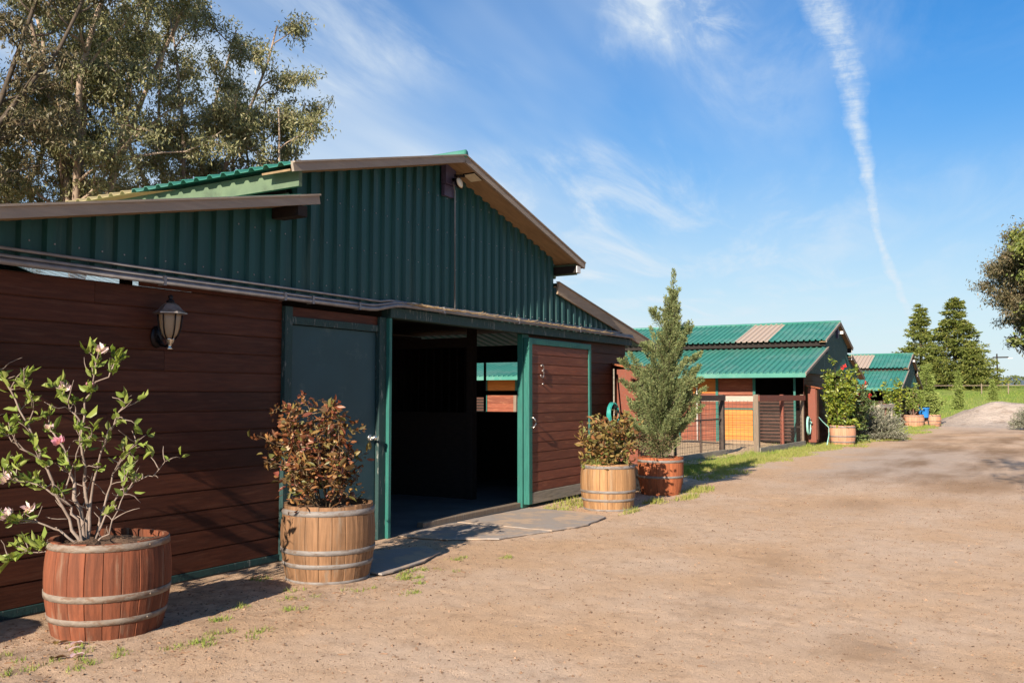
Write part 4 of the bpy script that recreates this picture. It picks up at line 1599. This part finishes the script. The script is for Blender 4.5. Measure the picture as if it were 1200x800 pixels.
def juniper():
    rng = random.Random(12)
    nr = np.random.default_rng(12)
    t = thing('juniper', 'tall shaggy grey green juniper taller than the barn eave', 'conifer', (B4[0], B4[1], .50))
    b = MB()
    H = 2.86
    tr = [RT * (.26 * (i / 12) ** 1.2) + Vector((.02 * math.sin(i * .9), .02 * math.cos(i * 1.3), H * i / 12 - .02)) for i in range(13)]
    def at(z):
        return RT * (.26 * max(0, z / H) ** 1.2)
    b.tube(tr[:12], [.040 * (1 - .88 * i / 11) for i in range(12)], 7)
    LB, LA, LL, dry = [], [], [], []
    def plume(p0, d0, L, r, rng_=rng):
        ax = path(p0, d0, L, 6, .07, rng_, (0, 0, .05))
        b.tube(ax, [.006, .005, .0045, .004, .003, .002, .001], 4)
        k = int(560 * L * (r / .08) + 60)
        for _ in range(k):
            s_ = rng_.random() ** .85
            i = min(int(s_ * 6), 5)
            c = ax[i].lerp(ax[i + 1], s_ * 6 - i)
            dd = (ax[i + 1] - ax[i]).normalized()
            o = Vector((rng_.gauss(0, 1), rng_.gauss(0, 1), rng_.gauss(0, 1))).normalized()
            rad = r * (1 - .75 * s_) * rng_.random() ** .6
            p = c + o * rad
            if (p.z < .42 and rng_.random() < .4):
                dry.append((p, (dd * .6 + o * .7).normalized()))
                continue
            LB.append(p)
            LA.append((dd * .8 + o * .75 + Vector((0, 0, .15))).normalized())
            LL.append(rng_.uniform(.022, .050))
    for k in range(135):
        f = (k + rng.random()) / 135
        z = .06 + f * (H - .30)
        env = .66 * (1 - f) ** .74 + .04
        if f < .10:
            env *= .80 + f * 2.0
        if .30 < f < .52:
            env *= .88
        a = k * 2.39996 + rng.uniform(-.4, .4)
        L = env * rng.uniform(.55, 1.25)
        up = .75 + .5 * f
        d = Vector((math.cos(a), math.sin(a), up * rng.uniform(.7, 1.3))).normalized()
        plume(at(z) + Vector((0, 0, z - .05)), d, max(.14, L * 1.25), .125 * (1 - .55 * f))
    # leader and the two stray side limbs that give it its outline
    plume(at(H - .42) + Vector((0, 0, H - .42)), Vector((.02, -.04, 1)), .50, .08)
    for (a_, dr, L, z0) in ((-1, .95, .62, 1.12), (-1, .8, .50, 1.02), (1, .8, .50, 1.08), (1, .55, .44, 1.72), (-1, .42, .34, 2.02), (1, .75, .42, .72), (-1, .9, .42, .55), (1, .9, .50, .40), (-1, .85, .40, .30), (-1, 1.1, .62, .86), (1, 1.0, .52, .92), (1, 1.0, .46, 1.35), (-1, .7, .36, 1.55)):
        d = (RT * a_ * dr + FW * rng.uniform(-.2, .2) + Vector((0, 0, .62))).normalized()
        s0 = at(z0) + RT * (a_ * .10) + Vector((0, 0, z0))
        plume(s0, d, L * 1.12, .13)
        for _ in range(4):
            f = rng.uniform(.3, .9)
            plume(s0 + d * L * f, (d + Vector((rng.gauss(0, .5), rng.gauss(0, .5), .5))).normalized(), L * .35, .06)
    b.build('branches', 'darkbark', t, True)
    n = len(LB)
    leafmesh('foliage', 'juniper', t, np.array(LB), np.array(LA), np.array(LL), nr.uniform(.010, .019, n), 'quad', rng=nr)
    n = len(dry)
    leafmesh('dry_foliage', 'juniper_dry', t, np.array([p for p, d in dry]), np.array([d for p, d in dry]), nr.uniform(.02, .045, n), nr.uniform(.008, .014, n), 'quad', rng=nr)
    return t


juniper()

# camellia, dark bush, lavender, far barrel shrubs
cam_ = rose_bush((B5[0], B5[1], .55), 'yellow green camellia growing in the pale barrel', 'camellia', .56, 1.95, 15, 21, (.0, 0), .95, .115, True, 'camellia', 'shrub', None)
db = rose_bush((30.4, 5.45, .0), 'tall dark green climbing shrub with red blooms behind the camellia', 'darkbush', .80, 2.0, 20, 22, (0, 0), 1.3, .10, True, 'flowering_shrub', 'shrub', None)
for (x, y, z) in ((-.55, -.35, 1.55), (-.1, -.5, 1.8), (.2, -.6, 1.45)):
    rr = np.random.default_rng(int(z * 100))
    leafmesh('flower', 'redflower', db, rr.normal(size=(14, 3)) * .035 + np.array([x, y, z]), rdir(14, rr), .10, .08, 'hex', fold=.2, rng=rr)
leafmesh('flower', 'redflower', cam_, NP.normal(size=(14, 3)) * .03 + np.array([-.12, -.12, 1.82]), rdir(14), .09, .075, 'hex', fold=.2)


def spiky_bush(loc, r, h, label, seed, n=230, name='lavender_bush', mat='lavender', cat='bush', squash=1.0):
    rng = random.Random(seed)
    nr = np.random.default_rng(seed)
    t = thing(name, label, cat, loc)
    b = MB()
    LB, LA = [], []
    for k in range(n):
        a = rng.uniform(0, 2 * PI)
        el = math.asin(rng.uniform(.02, 1))
        d = Vector((math.cos(a) * math.cos(el) * r, math.sin(a) * math.cos(el) * r * squash, math.sin(el) * h)) * rng.uniform(.78, 1.04)
        p0 = d * rng.uniform(.1, .3)
        P = [p0.lerp(d, i / 5) + Vector((rng.gauss(0, .02), rng.gauss(0, .02), .05 * math.sin(i / 5 * PI))) for i in range(6)]
        if k % 2 == 0:
            b.tube(P, [.008, .006, .005, .004, .003, .002], 4)
        dd = (P[-1] - P[2]).normalized()
        for i in range(26):
            f = rng.uniform(.3, 1.0) * 5
            j = min(int(f), 4)
            c = P[j].lerp(P[j + 1], f - j)
            LB.append(c + Vector((rng.gauss(0, .02), rng.gauss(0, .02), rng.gauss(0, .02))))
            LA.append((dd * .8 + Vector((rng.gauss(0, .6), rng.gauss(0, .6), rng.gauss(.1, .6)))).normalized())
    b.build('stems', 'darkbark', t)
    m = len(LB)
    leafmesh('foliage', mat, t, np.array(LB), np.array(LA), nr.uniform(.06, .13, m), nr.uniform(.016, .030, m), 'quad', rng=nr)
    return t


spiky_bush((32.6, 5.15, 0), 1.25, 1.30, 'rounded grey green lavender bush spilling onto the lane edge', 31, 420)
spiky_bush((45.9, .55, 0), .95, 1.02, 'low grey green bush at the right edge of the lane', 32, 260, name='sage_bush')
rose_bush((B6[0], B6[1], .5), 'thin leggy shrub in the far barrel beside the bucket', 'magleaf', .55, 1.55, 9, 41, (0, 0), .7, .13, False, 'potted_shrub', 'shrub', 'shrubs in the far barrels', 'magbark')
rose_bush((B7[0], B7[1], .5), 'fuller pale flowering shrub in the farthest barrel', 'cypress', .50, 1.1, 12, 42, (0, 0), 1.0, .12, True, 'potted_shrub', 'shrub', 'shrubs in the far barrels', 'magbark')
rose_bush((43.2, 5.9, 0), 'leafy yellowing shrub beside the farthest barn fence', 'camellia', .55, 2.2, 14, 43, (0, 0), .8, .13, True, 'leafy_shrub', 'shrub', None)

t = thing('bucket', 'blue plastic bucket on a stand between the two far barrels', 'bucket', (47.95, 5.12, 0))
q = MB()
q.lathe([(.22, .42), (.27, .86), (.29, .87), (.29, .90), (.25, .89), (.20, .46)], 20, cap=False)
q.lathe([(.215, .42), (.215, .44)], 20)
q.build('pail', 'bluebin', t, True)
q = MB()
for a in range(4):
    q.tube([(.18 * math.cos(a * PI / 2), .18 * math.sin(a * PI / 2), .42), (.24 * math.cos(a * PI / 2), .24 * math.sin(a * PI / 2), 0)], .02, 6)
q.build('stand', 'blackbin', t)

t = thing('feed_tub', 'black plastic tub behind the orange barrel of the juniper', 'tub', (13.45, 5.52, 0))
q = MB()
q.lathe([(.20, 0), (.24, .38), (.26, .39), (.26, .42), (.225, .41), (.19, .04)], 22, cap=False)
q.lathe([(.19, .01), (.19, .04)], 22)
q.build('shell', 'blackbin', t, True)
q = MB()
q.tube([(.25 * math.cos(a), .25 * math.sin(a) * .3 - .02, .42 + .18 * math.sin(a)) for a in [i * PI / 8 for i in range(9)]], .006, 6)
q.build('handle', 'wire', t)

t = thing('bare_post', 'dark red timber post standing behind the far barrels', 'post', (49.2, 5.55, 0))
q = MB()
q.box(-.14, .14, -.14, .14, 0, 1.35)
q.build('shaft', 'redwood_post', t, bevel=.01)
q = MB()
q.box(-.17, .17, -.17, .17, 1.35, 1.40)
q.build('cap', 'darkwood', t)


# ------------------------------------------------------------------ paddock fences
def fence(name, label, a, b_, h, posts, postmat, railmat, top=(.12, .04), base=True, mesh=True, mids=(), group='mesh paddock fences'):
    A, B = Vector((a[0], a[1], 0)), Vector((b_[0], b_[1], 0))
    t = thing(name, label, 'fence', A, 0, group)
    D = B - A
    n = D.normalized()
    for f, w_, mt in posts:
        q = MB()
        p = D * f
        q.bar(p, p + Vector((R.uniform(-.01, .01), 0, h + .02)), w_, w_, n)
        q.build('post', mt, t, bevel=.008)
    q = MB()
    sidev = Vector((n.y, -n.x, 0))
    off = sidev * .07
    q.bar(off + Vector((0, 0, h - top[0] / 2)) - n * .04, D + off + Vector((0, 0, h - top[0] / 2)) + n * .04, top[1], top[0])
    q.build('top_rail', railmat, t, bevel=.006)
    for z in mids:
        q = MB()
        q.bar(Vector((0, 0, z)), D + Vector((0, 0, z)), .035, .035)
        q.build('mid_rail', railmat, t)
    if base:
        q = MB()
        q.bar(off + Vector((0, 0, .09)), D + off + Vector((0, 0, .09)), .045, .17)
        q.build('base_board', 'greywood', t, bevel=.006)
    if mesh:
        q = MB()
        L = D.length
        k = int(L / .10)
        for i in range(1, k):
            p = D * (i / k)
            q.bar(p + Vector((0, 0, .1)), p + Vector((0, 0, h - .1)), .0045, .0045, n)
        for i in range(1, 11):
            z = .1 + i * (h - .2) / 11
            q.bar(Vector((0, 0, z)), D + Vector((0, 0, z)), .0055, .0055)
        q.build('wire_mesh', 'wire', t)
    return t


fence('paddock_fence', 'wire mesh paddock fence with dark top rail behind the juniper', (16.6, 7.05), (21.6, 6.84), 1.50,
      [(0, .09, 'fencewood'), (.42, .05, 'wire'), (.72, .04, 'wire'), (1, .12, 'fencewood')], 'fencewood', 'fencewood', (.13, .05), mids=(.92,))
fence('paddock_fence', 'wire mesh paddock fence with red top rail at the second barn corner', (22.75, 6.30), (27.1, 6.16), 1.50,
      [(0, .13, 'postwood'), (.52, .10, 'redwood_post'), (1, .10, 'postwood')], 'postwood', 'redwood_post', (.15, .05))
fence('paddock_fence', 'paddock divider fence with pale bleached top rail running back to barn', (22.75, 6.42), (22.95, 13.5), 1.48,
      [(.5, .1, 'postwood'), (1, .1, 'postwood')], 'postwood', 'palewood', (.14, .05), base=False)
fence('paddock_fence', 'weathered rail fence in front of the farthest barn', (40.4, 6.05), (44.2, 5.75), 1.12,
      [(0, .12, 'palewood'), (.3, .12, 'redwood_post'), (.6, .12, 'palewood'), (1, .14, 'palewood')], 'palewood', 'palewood', (.16, .05))
# sand inside the paddock
kind(link('paddock_sand', gridmesh(np.arange(16.5, 27.21, .25), np.arange(6.45, 17, .25), lambda x, y: .02 + vnoise(x * 1.7, y * 1.7, 3) * .12 * sstep(x, 22.8, 26) + .05 * vnoise(x * 4, y * 4, 5)), 'sand', smooth=True), 'structure')

# meadow fence at the top of the field and the utility pole
t = thing('field_fence', 'thin post and rail fence along the top of the meadow', 'fence', (82, 8.2, 2.0))
for i in range(12):
    y = -i * 1.9
    zg = float(hfield(np.array(82.0), np.array(0.0))) - 2.0
    q = MB()
    q.box(-.04, .04, y - .04, y + .04, zg, zg + .95)
    q.build('post', 'postwood', t)
q = MB()
q.box(-.015, .015, -21, .1, zg + .78, zg + .83)
q.build('rail', 'postwood', t)

zg = float(hfield(np.array(95.0), np.array(0.0)))
t = thing('utility_pole', 'dark utility pole with crossarm on the meadow', 'pole', (95, 3.75, zg))
q = MB()
q.tube([(0, 0, 0), (0, 0, 3.1)], [.08, .06], 8)
q.build('shaft', 'darkwood', t, True)
q = MB()
q.box(-.06, .06, -.95, .35, 2.70, 2.82)
q.build('crossarm', 'darkwood', t)
q = MB()
q.box(-.08, .08, -1.3, -.9, 2.64, 2.70)
q.build('lamp_arm', 'white', t)


# ------------------------------------------------------------------ trees
def gum(loc, H, spread, label, seed, leaf='euc', ntr=3, nlimb=9, clumps=5, per=120, lean=(0, 0), lo=.25, csize=.75, group=None, name='eucalyptus_tree', leafl=(.16, .34), droop=.85, trunk_r=.38, bark='eucbark', leafw=(.18, .28)):
    rng = random.Random(seed)
    nr = np.random.default_rng(seed)
    t = thing(name, label, 'tree', loc, 0, group)
    b = MB()
    C = []
    tb = path((0, 0, -.1), (lean[0] * .3, lean[1] * .3, 1), H * .22, 4, .05, rng)
    b.tube(tb, [trunk_r * (1.12 - .25 * i / 4) for i in range(5)], 9)
    for k in range(ntr):
        a = 2 * PI * k / ntr + rng.uniform(-.5, .5)
        out = rng.uniform(.14, .34)
        d = Vector((math.cos(a) * out + lean[0], math.sin(a) * out + lean[1], 1)).normalized()
        main = path(tb[-1], d, H * .74 * rng.uniform(.82, 1.03), 9, .085, rng, (0, 0, .03))
        r0 = trunk_r * .62
        b.tube(main, [r0 * (1 - .88 * i / 9) + .02 for i in range(10)], 7)
        for j in range(nlimb):
            f = lo + (1 - lo) * (j + rng.random()) / nlimb
            i = min(int(f * 9), 8)
            p = main[i].lerp(main[i + 1], f * 9 - i)
            aa = rng.uniform(0, 2 * PI)
            env = spread * (1.05 - .72 * f) * rng.uniform(.55, 1.1)
            dd = Vector((math.cos(aa) + lean[0], math.sin(aa) + lean[1], rng.uniform(.25, 1.0))).normalized()
            limb = path(p, dd, max(.8, env), 5, .16, rng, (0, 0, .04))
            rl = r0 * .38 * (1 - .7 * f) + .02
            b.tube(limb, [rl * (1 - .8 * q / 5) for q in range(6)], 5)
            for c in range(clumps):
                g = rng.uniform(.35, 1.0) * 5
                gi = min(int(g), 4)
                s0 = limb[gi].lerp(limb[gi + 1], g - gi)
                d2 = Vector((rng.gauss(0, 1), rng.gauss(0, 1), rng.gauss(.35, .6))).normalized()
                tw = path(s0, d2, rng.uniform(.4, 1.3) * csize, 3, .25, rng)
                b.tube(tw, [.022, .016, .011, .006], 4)
                C.append((tw[-1], rng.uniform(.55, 1.25)))
                if rng.random() < .6:
                    C.append((tw[1], rng.uniform(.4, .8)))
    b.build('trunk', bark, t, True)
    cc = np.array([tuple(c) for c, s_ in C])
    ss_ = np.array([s_ for c, s_ in C])
    n = len(cc) * per
    idx = np.repeat(np.arange(len(cc)), per)
    keep = nr.random(n) < np.clip(ss_[idx], .3, 1)
    idx = idx[keep]
    n = len(idx)
    off = nr.normal(size=(n, 3)) * np.array([.42, .42, .30]) * csize * ss_[idx][:, None]
    base = cc[idx] + off
    ax = nr.normal(size=(n, 3)) * .75 + np.array([0, 0, -droop])
    L = nr.uniform(leafl[0], leafl[1], n)
    leafmesh('crown', leaf, t, base, ax, L, L * nr.uniform(leafw[0], leafw[1], n) * 1.25, 'quad', rng=nr)
    return t


G_ = 'eucalyptus trees behind the near barn'
gum((22.6, 34.6, 0), 26.0, 5.4, 'tallest eucalyptus with several pale trunks behind the barn roof', 101, ntr=6, nlimb=14, clumps=8, per=100, lo=.14, csize=.72, group=G_, leaf='euc', leafl=(.13, .27), trunk_r=.26)
gum((27.6, 34.0, 0), 22.0, 4.8, 'mid height open eucalyptus between the tallest one and the slanting one', 102, ntr=5, nlimb=12, clumps=7, per=95, lo=.18, csize=.66, group=G_, leaf='euc', leafl=(.13, .26), trunk_r=.22)
gum((29.3, 32.4, 0), 17.2, 4.6, 'shorter slanting eucalyptus with airy tips right of the others', 103, ntr=5, nlimb=10, clumps=7, per=90, lean=(.09, -.13), lo=.16, csize=.60, group=G_, leaf='euc', leafl=(.13, .26), trunk_r=.19)
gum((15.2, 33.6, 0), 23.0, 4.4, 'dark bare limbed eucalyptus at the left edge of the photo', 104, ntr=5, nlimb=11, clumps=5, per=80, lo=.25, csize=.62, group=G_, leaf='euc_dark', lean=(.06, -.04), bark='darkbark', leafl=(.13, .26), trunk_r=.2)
gum((19.0, 37.5, 0), 20.0, 5.0, 'dense eucalyptus filling between the dark one and the tallest', 105, ntr=5, nlimb=12, clumps=7, per=100, lo=.10, csize=.7, group=G_, leaf='euc', leafl=(.13, .27), trunk_r=.24)

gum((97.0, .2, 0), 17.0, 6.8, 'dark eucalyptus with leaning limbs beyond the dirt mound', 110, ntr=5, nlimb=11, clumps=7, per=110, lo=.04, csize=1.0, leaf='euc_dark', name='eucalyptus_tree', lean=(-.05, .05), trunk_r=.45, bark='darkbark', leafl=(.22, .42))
gum((90.0, -2.6, 0), 17.0, 6.2, 'bright leafed broad tree at the right edge in front of dark eucalyptus', 111, ntr=4, nlimb=11, clumps=7, per=100, lo=.0, csize=1.0, leaf='bushleaf', name='broadleaf_tree', leafl=(.22, .42), droop=.1, trunk_r=.3, leafw=(.4, .55))
gum((5.0, -4.6, 0), 9.2, 4.6, 'broad shade tree beside the lane near the camera', 112, ntr=3, nlimb=9, clumps=4, per=60, lo=.42, csize=.7, leaf='bushleaf', name='shade_tree', leafl=(.10, .2), droop=.3, trunk_r=.25, leafw=(.4, .55), lean=(0, .2))


def conifer(loc, H, Rr, label, seed, mat='pine', n_lev=34, per=16, name='conifer_tree', group=None, clump=1.0, leafn=20, ll=(.28, .55), pw=.85, base=.05, droopy=.1):
    rng = random.Random(seed)
    nr = np.random.default_rng(seed)
    t = thing(name, label, 'tree', loc, 0, group)
    b = MB()
    b.tube([(0, 0, -.1), (0, 0, H * .5), (0, 0, H * .97)], [H * .022 + .04, H * .013 + .02, .02], 7)
    LB, LA = [], []
    lop = [rng.uniform(.72, 1.15) for _ in range(7)]
    for k in range(n_lev):
        f = (k + .5 + rng.uniform(-.3, .3)) / n_lev
        z = H * (base + (1 - base) * f)
        env = Rr * (1 - f) ** pw + .10 * Rr * (1 - f) + .03
        m = max(4, int(per * (1 - f * .65)))
        for j in range(m):
            a = 2 * PI * j / m + rng.uniform(0, 1) + k
            if rng.random() < .14:
                continue
            L = env * rng.uniform(.55, 1.08) * lop[int(a * 1.1 + k * .35) % 7] * (1.18 if rng.random() < .12 else 1)
            d = Vector((math.cos(a), math.sin(a), rng.uniform(-droopy, .30)))
            e = Vector((0, 0, z)) + d * L
            if j % 2 == 0:
                b.tube([(0, 0, z), e], [.05 * (1 - f) + .012, .006], 4)
            for c in range(4):
                g = 1 - c * .2
                p = Vector((0, 0, z)).lerp(e, g)
                s_ = (.22 + .10 * rng.random()) * clump * (1 - .45 * f) * (.62 + .13 * c)
                q = nr.normal(size=(leafn, 3)) * np.array([s_, s_, s_ * .38]) + np.array(tuple(p))
                LB.append(q)
                LA.append(nr.normal(size=(leafn, 3)) * .5 + np.array((d.x, d.y, -.1)))
    b.build('trunk', 'darkbark', t, True)
    LB, LA = np.concatenate(LB), np.concatenate(LA)
    n = len(LB)
    L = nr.uniform(ll[0], ll[1], n)
    leafmesh('crown', mat, t, LB, LA, L, L * nr.uniform(.3, .5, n), 'quad', rng=nr)
    return t


def zf(x):
    return float(hfield(np.array(float(x)), np.array(0.0)))


conifer((92.0, 9.9, zf(92) - .6), 8.6, 2.7, 'slimmer tall conifer left of the broad conifer on the meadow', 201, group='dark conifers on the meadow', clump=1.15, leafn=30, pw=.80, n_lev=22, per=12, ll=(.14, .32))
conifer((90.0, 6.9, zf(90) - .6), 8.9, 4.0, 'broad dark conifer standing on the meadow', 202, group='dark conifers on the meadow', clump=1.25, leafn=34, pw=.80, n_lev=22, per=16, ll=(.15, .34))
conifer((87.0, 5.35, zf(87) - .6), 4.8, 2.0, 'lower spreading conifer at the right foot of the broad conifer', 203, group='dark conifers on the meadow', clump=1.2, leafn=26, pw=.7, n_lev=12, per=11, ll=(.15, .32))
conifer((61.5, 6.35, zf(61.5)), 3.3, .52, 'light green columnar cypress just beyond the farthest barn', 211, 'cypress', 26, 10, 'young_cypress', 'young cypresses on the meadow', .42, 18, (.08, .17), .35, .02, -.3)
conifer((68.0, 5.05, zf(68)), 2.7, .34, 'small pointed cypress in front of the broad conifer', 212, 'cypress', 22, 8, 'young_cypress', 'young cypresses on the meadow', .34, 16, (.08, .16), .75, .02, -.3)
conifer((76.0, 3.35, zf(76)), 1.6, .32, 'smallest pointed cypress left of the utility pole', 213, 'cypress', 16, 8, 'young_cypress', 'young cypresses on the meadow', .34, 14, (.08, .16), .8, .02, -.3)


# ------------------------------------------------------------------ mats, grass, litter
def flatmat(name, poly, label, z=.014, th=.016, group='rubber mats at the doorway'):
    b = MB()
    c = [sum(p[0] for p in poly) / len(poly), sum(p[1] for p in poly) / len(poly)]
    # ragged edge where dirt has crept over it
    pts = []
    for (a, d) in zip(poly, poly[1:] + poly[:1]):
        L = math.hypot(d[0] - a[0], d[1] - a[1])
        k = max(2, int(L / .12))
        for i in range(k):
            t_ = i / k
            pts.append((a[0] + (d[0] - a[0]) * t_ + R.gauss(0, .008), a[1] + (d[1] - a[1]) * t_ + R.gauss(0, .008)))
    b.prism([(p[0] - c[0], p[1] - c[1]) for p in pts], 2, 0, th)
    o = b.build(name, 'mat', bevel=.003)
    o.location = (c[0], c[1], z)
    return tag(o, label, 'mat', group)


flatmat('rubber_mat', [(7.62, 5.93), (7.72, 5.35), (8.02, 4.92), (8.75, 4.72), (8.75, 5.97), (8.1, 5.97)], 'dusty rubber mat before the doorway nearest the weathered oak barrel', z=.006)
flatmat('rubber_mat', [(8.78, 5.97), (8.78, 4.70), (9.4, 4.56), (10.12, 4.66), (10.38, 5.2), (10.34, 5.9)], 'dusty rubber mat before the doorway nearest the sliding door', z=.008)
flatmat('rubber_mat', [(5.95, 5.60), (6.65, 5.58), (7.25, 5.30), (7.05, 4.98), (6.6, 4.83), (5.95, 4.78)], 'small dark rubber mat under the weathered oak barrel', z=.006)


def grass_patch(name, spots, mat, seed, hmin, hmax, wid):
    """spots: x, y, radius x, radius y, count"""
    nr = np.random.default_rng(seed)
    B, A, L = [], [], []
    for (x, y, rx_, ry_, n) in spots:
        a = nr.uniform(0, 2 * PI, n)
        r_ = np.sqrt(nr.random(n)) * (1 + .25 * np.sin(a * 3 + x))
        p = np.stack([x + np.cos(a) * r_ * rx_, y + np.sin(a) * r_ * ry_, np.full(n, -.005)], 1)
        B.append(p)
        A.append(nr.normal(size=(n, 3)) * .42 + np.array([0, 0, 1.0]))
        L.append(nr.uniform(hmin, hmax, n) * (1.15 - .6 * r_))
    B, A, L = np.concatenate(B), np.concatenate(A), np.concatenate(L)
    A[:, 2] = np.abs(A[:, 2])
    o = leafmesh(name, mat, None, B, A, L, np.random.default_rng(seed + 1).uniform(wid[0], wid[1], len(B)), 'tri', rng=nr)
    return kind(o, 'stuff')


near = []
for (x, y) in ((3.12, 4.62), (3.22, 4.80), (3.40, 4.70), (3.62, 4.55), (3.95, 4.52), (3.36, 5.0), (4.25, 4.72), (2.95, 4.85), (4.6, 4.95), (4.95, 4.75), (5.15, 5.05), (3.05, 5.1), (3.75, 4.42), (6.05, 4.60), (6.2, 4.72), (5.9, 4.5),
               (6.45, 4.55), (5.3, 5.5), (5.45, 4.62), (6.9, 4.72), (4.1, 4.3), (4.7, 4.55), (5.5, 4.2), (7.2, 4.3)):
    for _ in range(3):
        near.append((x + R.gauss(0, .06), y + R.gauss(0, .05), R.uniform(.03, .10), R.uniform(.03, .08), R.randint(14, 46)))
grass_patch('weed_tufts', near, 'grass', 301, .015, .055, (.004, .010))
mid = []
for (x, y, rx_, ry_, n) in ((11.0, 5.45, .25, .2, 200), (10.75, 4.62, .3, .08, 120), (11.9, 4.75, .3, .15, 200), (12.7, 4.55, .5, .12, 260), (13.8, 4.72, .5, .2, 420), (10.45, 5.5, .15, .2, 150), (11.3, 5.75, .6, .15, 200)):
    mid.append((x, y, rx_, ry_, n))
for x in np.arange(14.2, 22.5, .35):
    mid.append((x + R.gauss(0, .1), 5.75 + (x - 14) * .035 + R.gauss(0, .35), .5, .35, 330))
    mid.append((x + R.gauss(0, .1), 6.35 + R.gauss(0, .2), .5, .3, 330))
for x in np.arange(20, 35.5, .4):
    mid.append((x, 5.70 - max(0, (x - 24)) * .075 + R.gauss(0, .22), .6, .45, 620))
grass_patch('lane_edge_grass', mid, 'drygrass', 302, .04, .13, (.008, .018))
lush = []
for x in np.arange(15.5, 28.0, .35):
    lush.append((x, 6.35 + R.gauss(0, .25), .5, .4, 320))
for x in np.arange(34, 52, .5):
    lush.append((x, 5.15 + R.gauss(0, .4), .7, .5, 260))
grass_patch('paddock_edge_grass', lush, 'grass', 303, .05, .17, (.010, .022))
fld = []
for y in np.arange(-9, 14, .4):
    e = edge_x(y)
    for s_ in (0, .8, 2, 4, 7, 11, 16, 22):
        fld.append((e + s_ + .3, y, .6 + s_ * .05, .5, 110))
nrf = np.random.default_rng(304)
B, A, L = [], [], []
for (x, y, rx_, ry_, n) in fld:
    px = x + nrf.normal(size=n) * rx_
    py = y + nrf.normal(size=n) * ry_
    B.append(np.stack([px, py, hfield(px, py) + .05], 1))
    A.append(nrf.normal(size=(n, 3)) * .4 + np.array([0, 0, 1.0]))
    L.append(nrf.uniform(.08, .24, n))
B, A, L = np.concatenate(B), np.concatenate(A), np.concatenate(L)
A[:, 2] = np.abs(A[:, 2])
kind(leafmesh('meadow_grass', 'grass', None, B, A, L, nrf.uniform(.03, .06, len(B)), 'tri', rng=nrf), 'stuff')

# grass growing in the third barrel
nrg = np.random.default_rng(305)
n = 160
B = np.stack([B3[0] - .26 + nrg.normal(size=n) * .06, B3[1] + .08 + nrg.normal(size=n) * .09, np.full(n, .56)], 1)
o = leafmesh('potted_grass', 'grass', None, B, nrg.normal(size=(n, 3)) * .35 + np.array([0, 0, 1.0]), nrg.uniform(.06, .14, n), .007, 'tri', rng=nrg)
kind(o, 'stuff')


def crumbs(name, n, mat, seed, size, xr, yr, flat=.6, elong=1.0, bias=2.0):
    nr = np.random.default_rng(seed)
    x = xr[0] + (xr[1] - xr[0]) * nr.random(n) ** bias
    y = nr.uniform(yr[0], yr[1], n)
    z = lane_z(x, y)
    s_ = nr.uniform(size[0], size[1], n) ** 1.0 * nr.choice([.6, .8, 1, 1.5], n, p=[.4, .3, .2, .1])
    base = np.array([(1, 0, -.3), (-.5, .87, -.3), (-.5, -.87, -.3), (.1, .1, 1.0), (.5, .6, .3)])
    rot = nr.uniform(0, 2 * PI, n)
    V = np.repeat(base[None], n, 0) * (1 + nr.uniform(-.4, .4, (n, 5, 3)))
    V[:, :, 0] *= elong
    c, sn = np.cos(rot)[:, None], np.sin(rot)[:, None]
    X, Y = V[:, :, 0] * c - V[:, :, 1] * sn, V[:, :, 0] * sn + V[:, :, 1] * c
    P = np.stack([X * s_[:, None] + x[:, None], Y * s_[:, None] + y[:, None], V[:, :, 2] * s_[:, None] * flat + z[:, None] + .002], -1).reshape(-1, 3)
    Fc = np.array([(0, 1, 2), (0, 4, 3), (1, 4, 0), (1, 3, 4), (2, 1, 3), (0, 3, 2)])
    idx = (np.arange(n)[:, None, None] * 5 + Fc[None]).reshape(-1, 3)
    me = bpy.data.meshes.new(name)
    me.from_pydata(P.tolist(), [], idx.tolist())
    return kind(link(name, me, mat), 'stuff')


crumbs('dirt_crumbs', 26000, 'chip', 401, (.003, .010), (2.5, 18), (-1.0, 5.7), bias=1.4)
crumbs('gravel_bits', 1800, 'hoop', 402, (.004, .010), (2.5, 14), (-1.0, 5.6), bias=1.5)
crumbs('wood_chips', 900, 'chipwood', 403, (.004, .009), (2.5, 15), (-1.0, 5.8), .35, 3.2, 1.4)
crumbs('leaf_litter', 1500, 'chipwood', 404, (.005, .013), (2.4, 6.5), (4.2, 5.9), .3, 1.8, 1.0)

# fallen magnolia petals by the first barrel
for i, (x, y, w_) in enumerate(((3.28, 4.98, 0), (3.34, 5.05, 0), (3.18, 4.80, 0), (3.10, 4.86, 1), (3.30, 5.14, 1))):
    rr = np.random.default_rng(500 + i)
    o = leafmesh('fallen_petal', 'petal' if not w_ else 'roseleaf', None, np.array([(0., 0, 0), (.02, .01, .004)]), np.array([(1, .3 * i, .12), (.6, -.5, .1)]), .07, .036, 'hex', fold=.25,
                 roll=np.array([(0, 0, 1.), (0, 0, 1)]) + .1, rng=rr)
    o.location = (x, y, float(lane_z(np.array(x), np.array(y))) + .012)
    lab = ['curled white petal touching the foot of the red brown barrel', 'long white petal on the dirt left of the red brown barrel', 'flat white petal lying out on the dirt before the red brown barrel',
           'reddish fallen petal farthest left on the dirt', 'reddish fallen petal close under the red brown barrel'][i]
    tag(o, lab, 'petal', 'fallen petals by the first barrel')
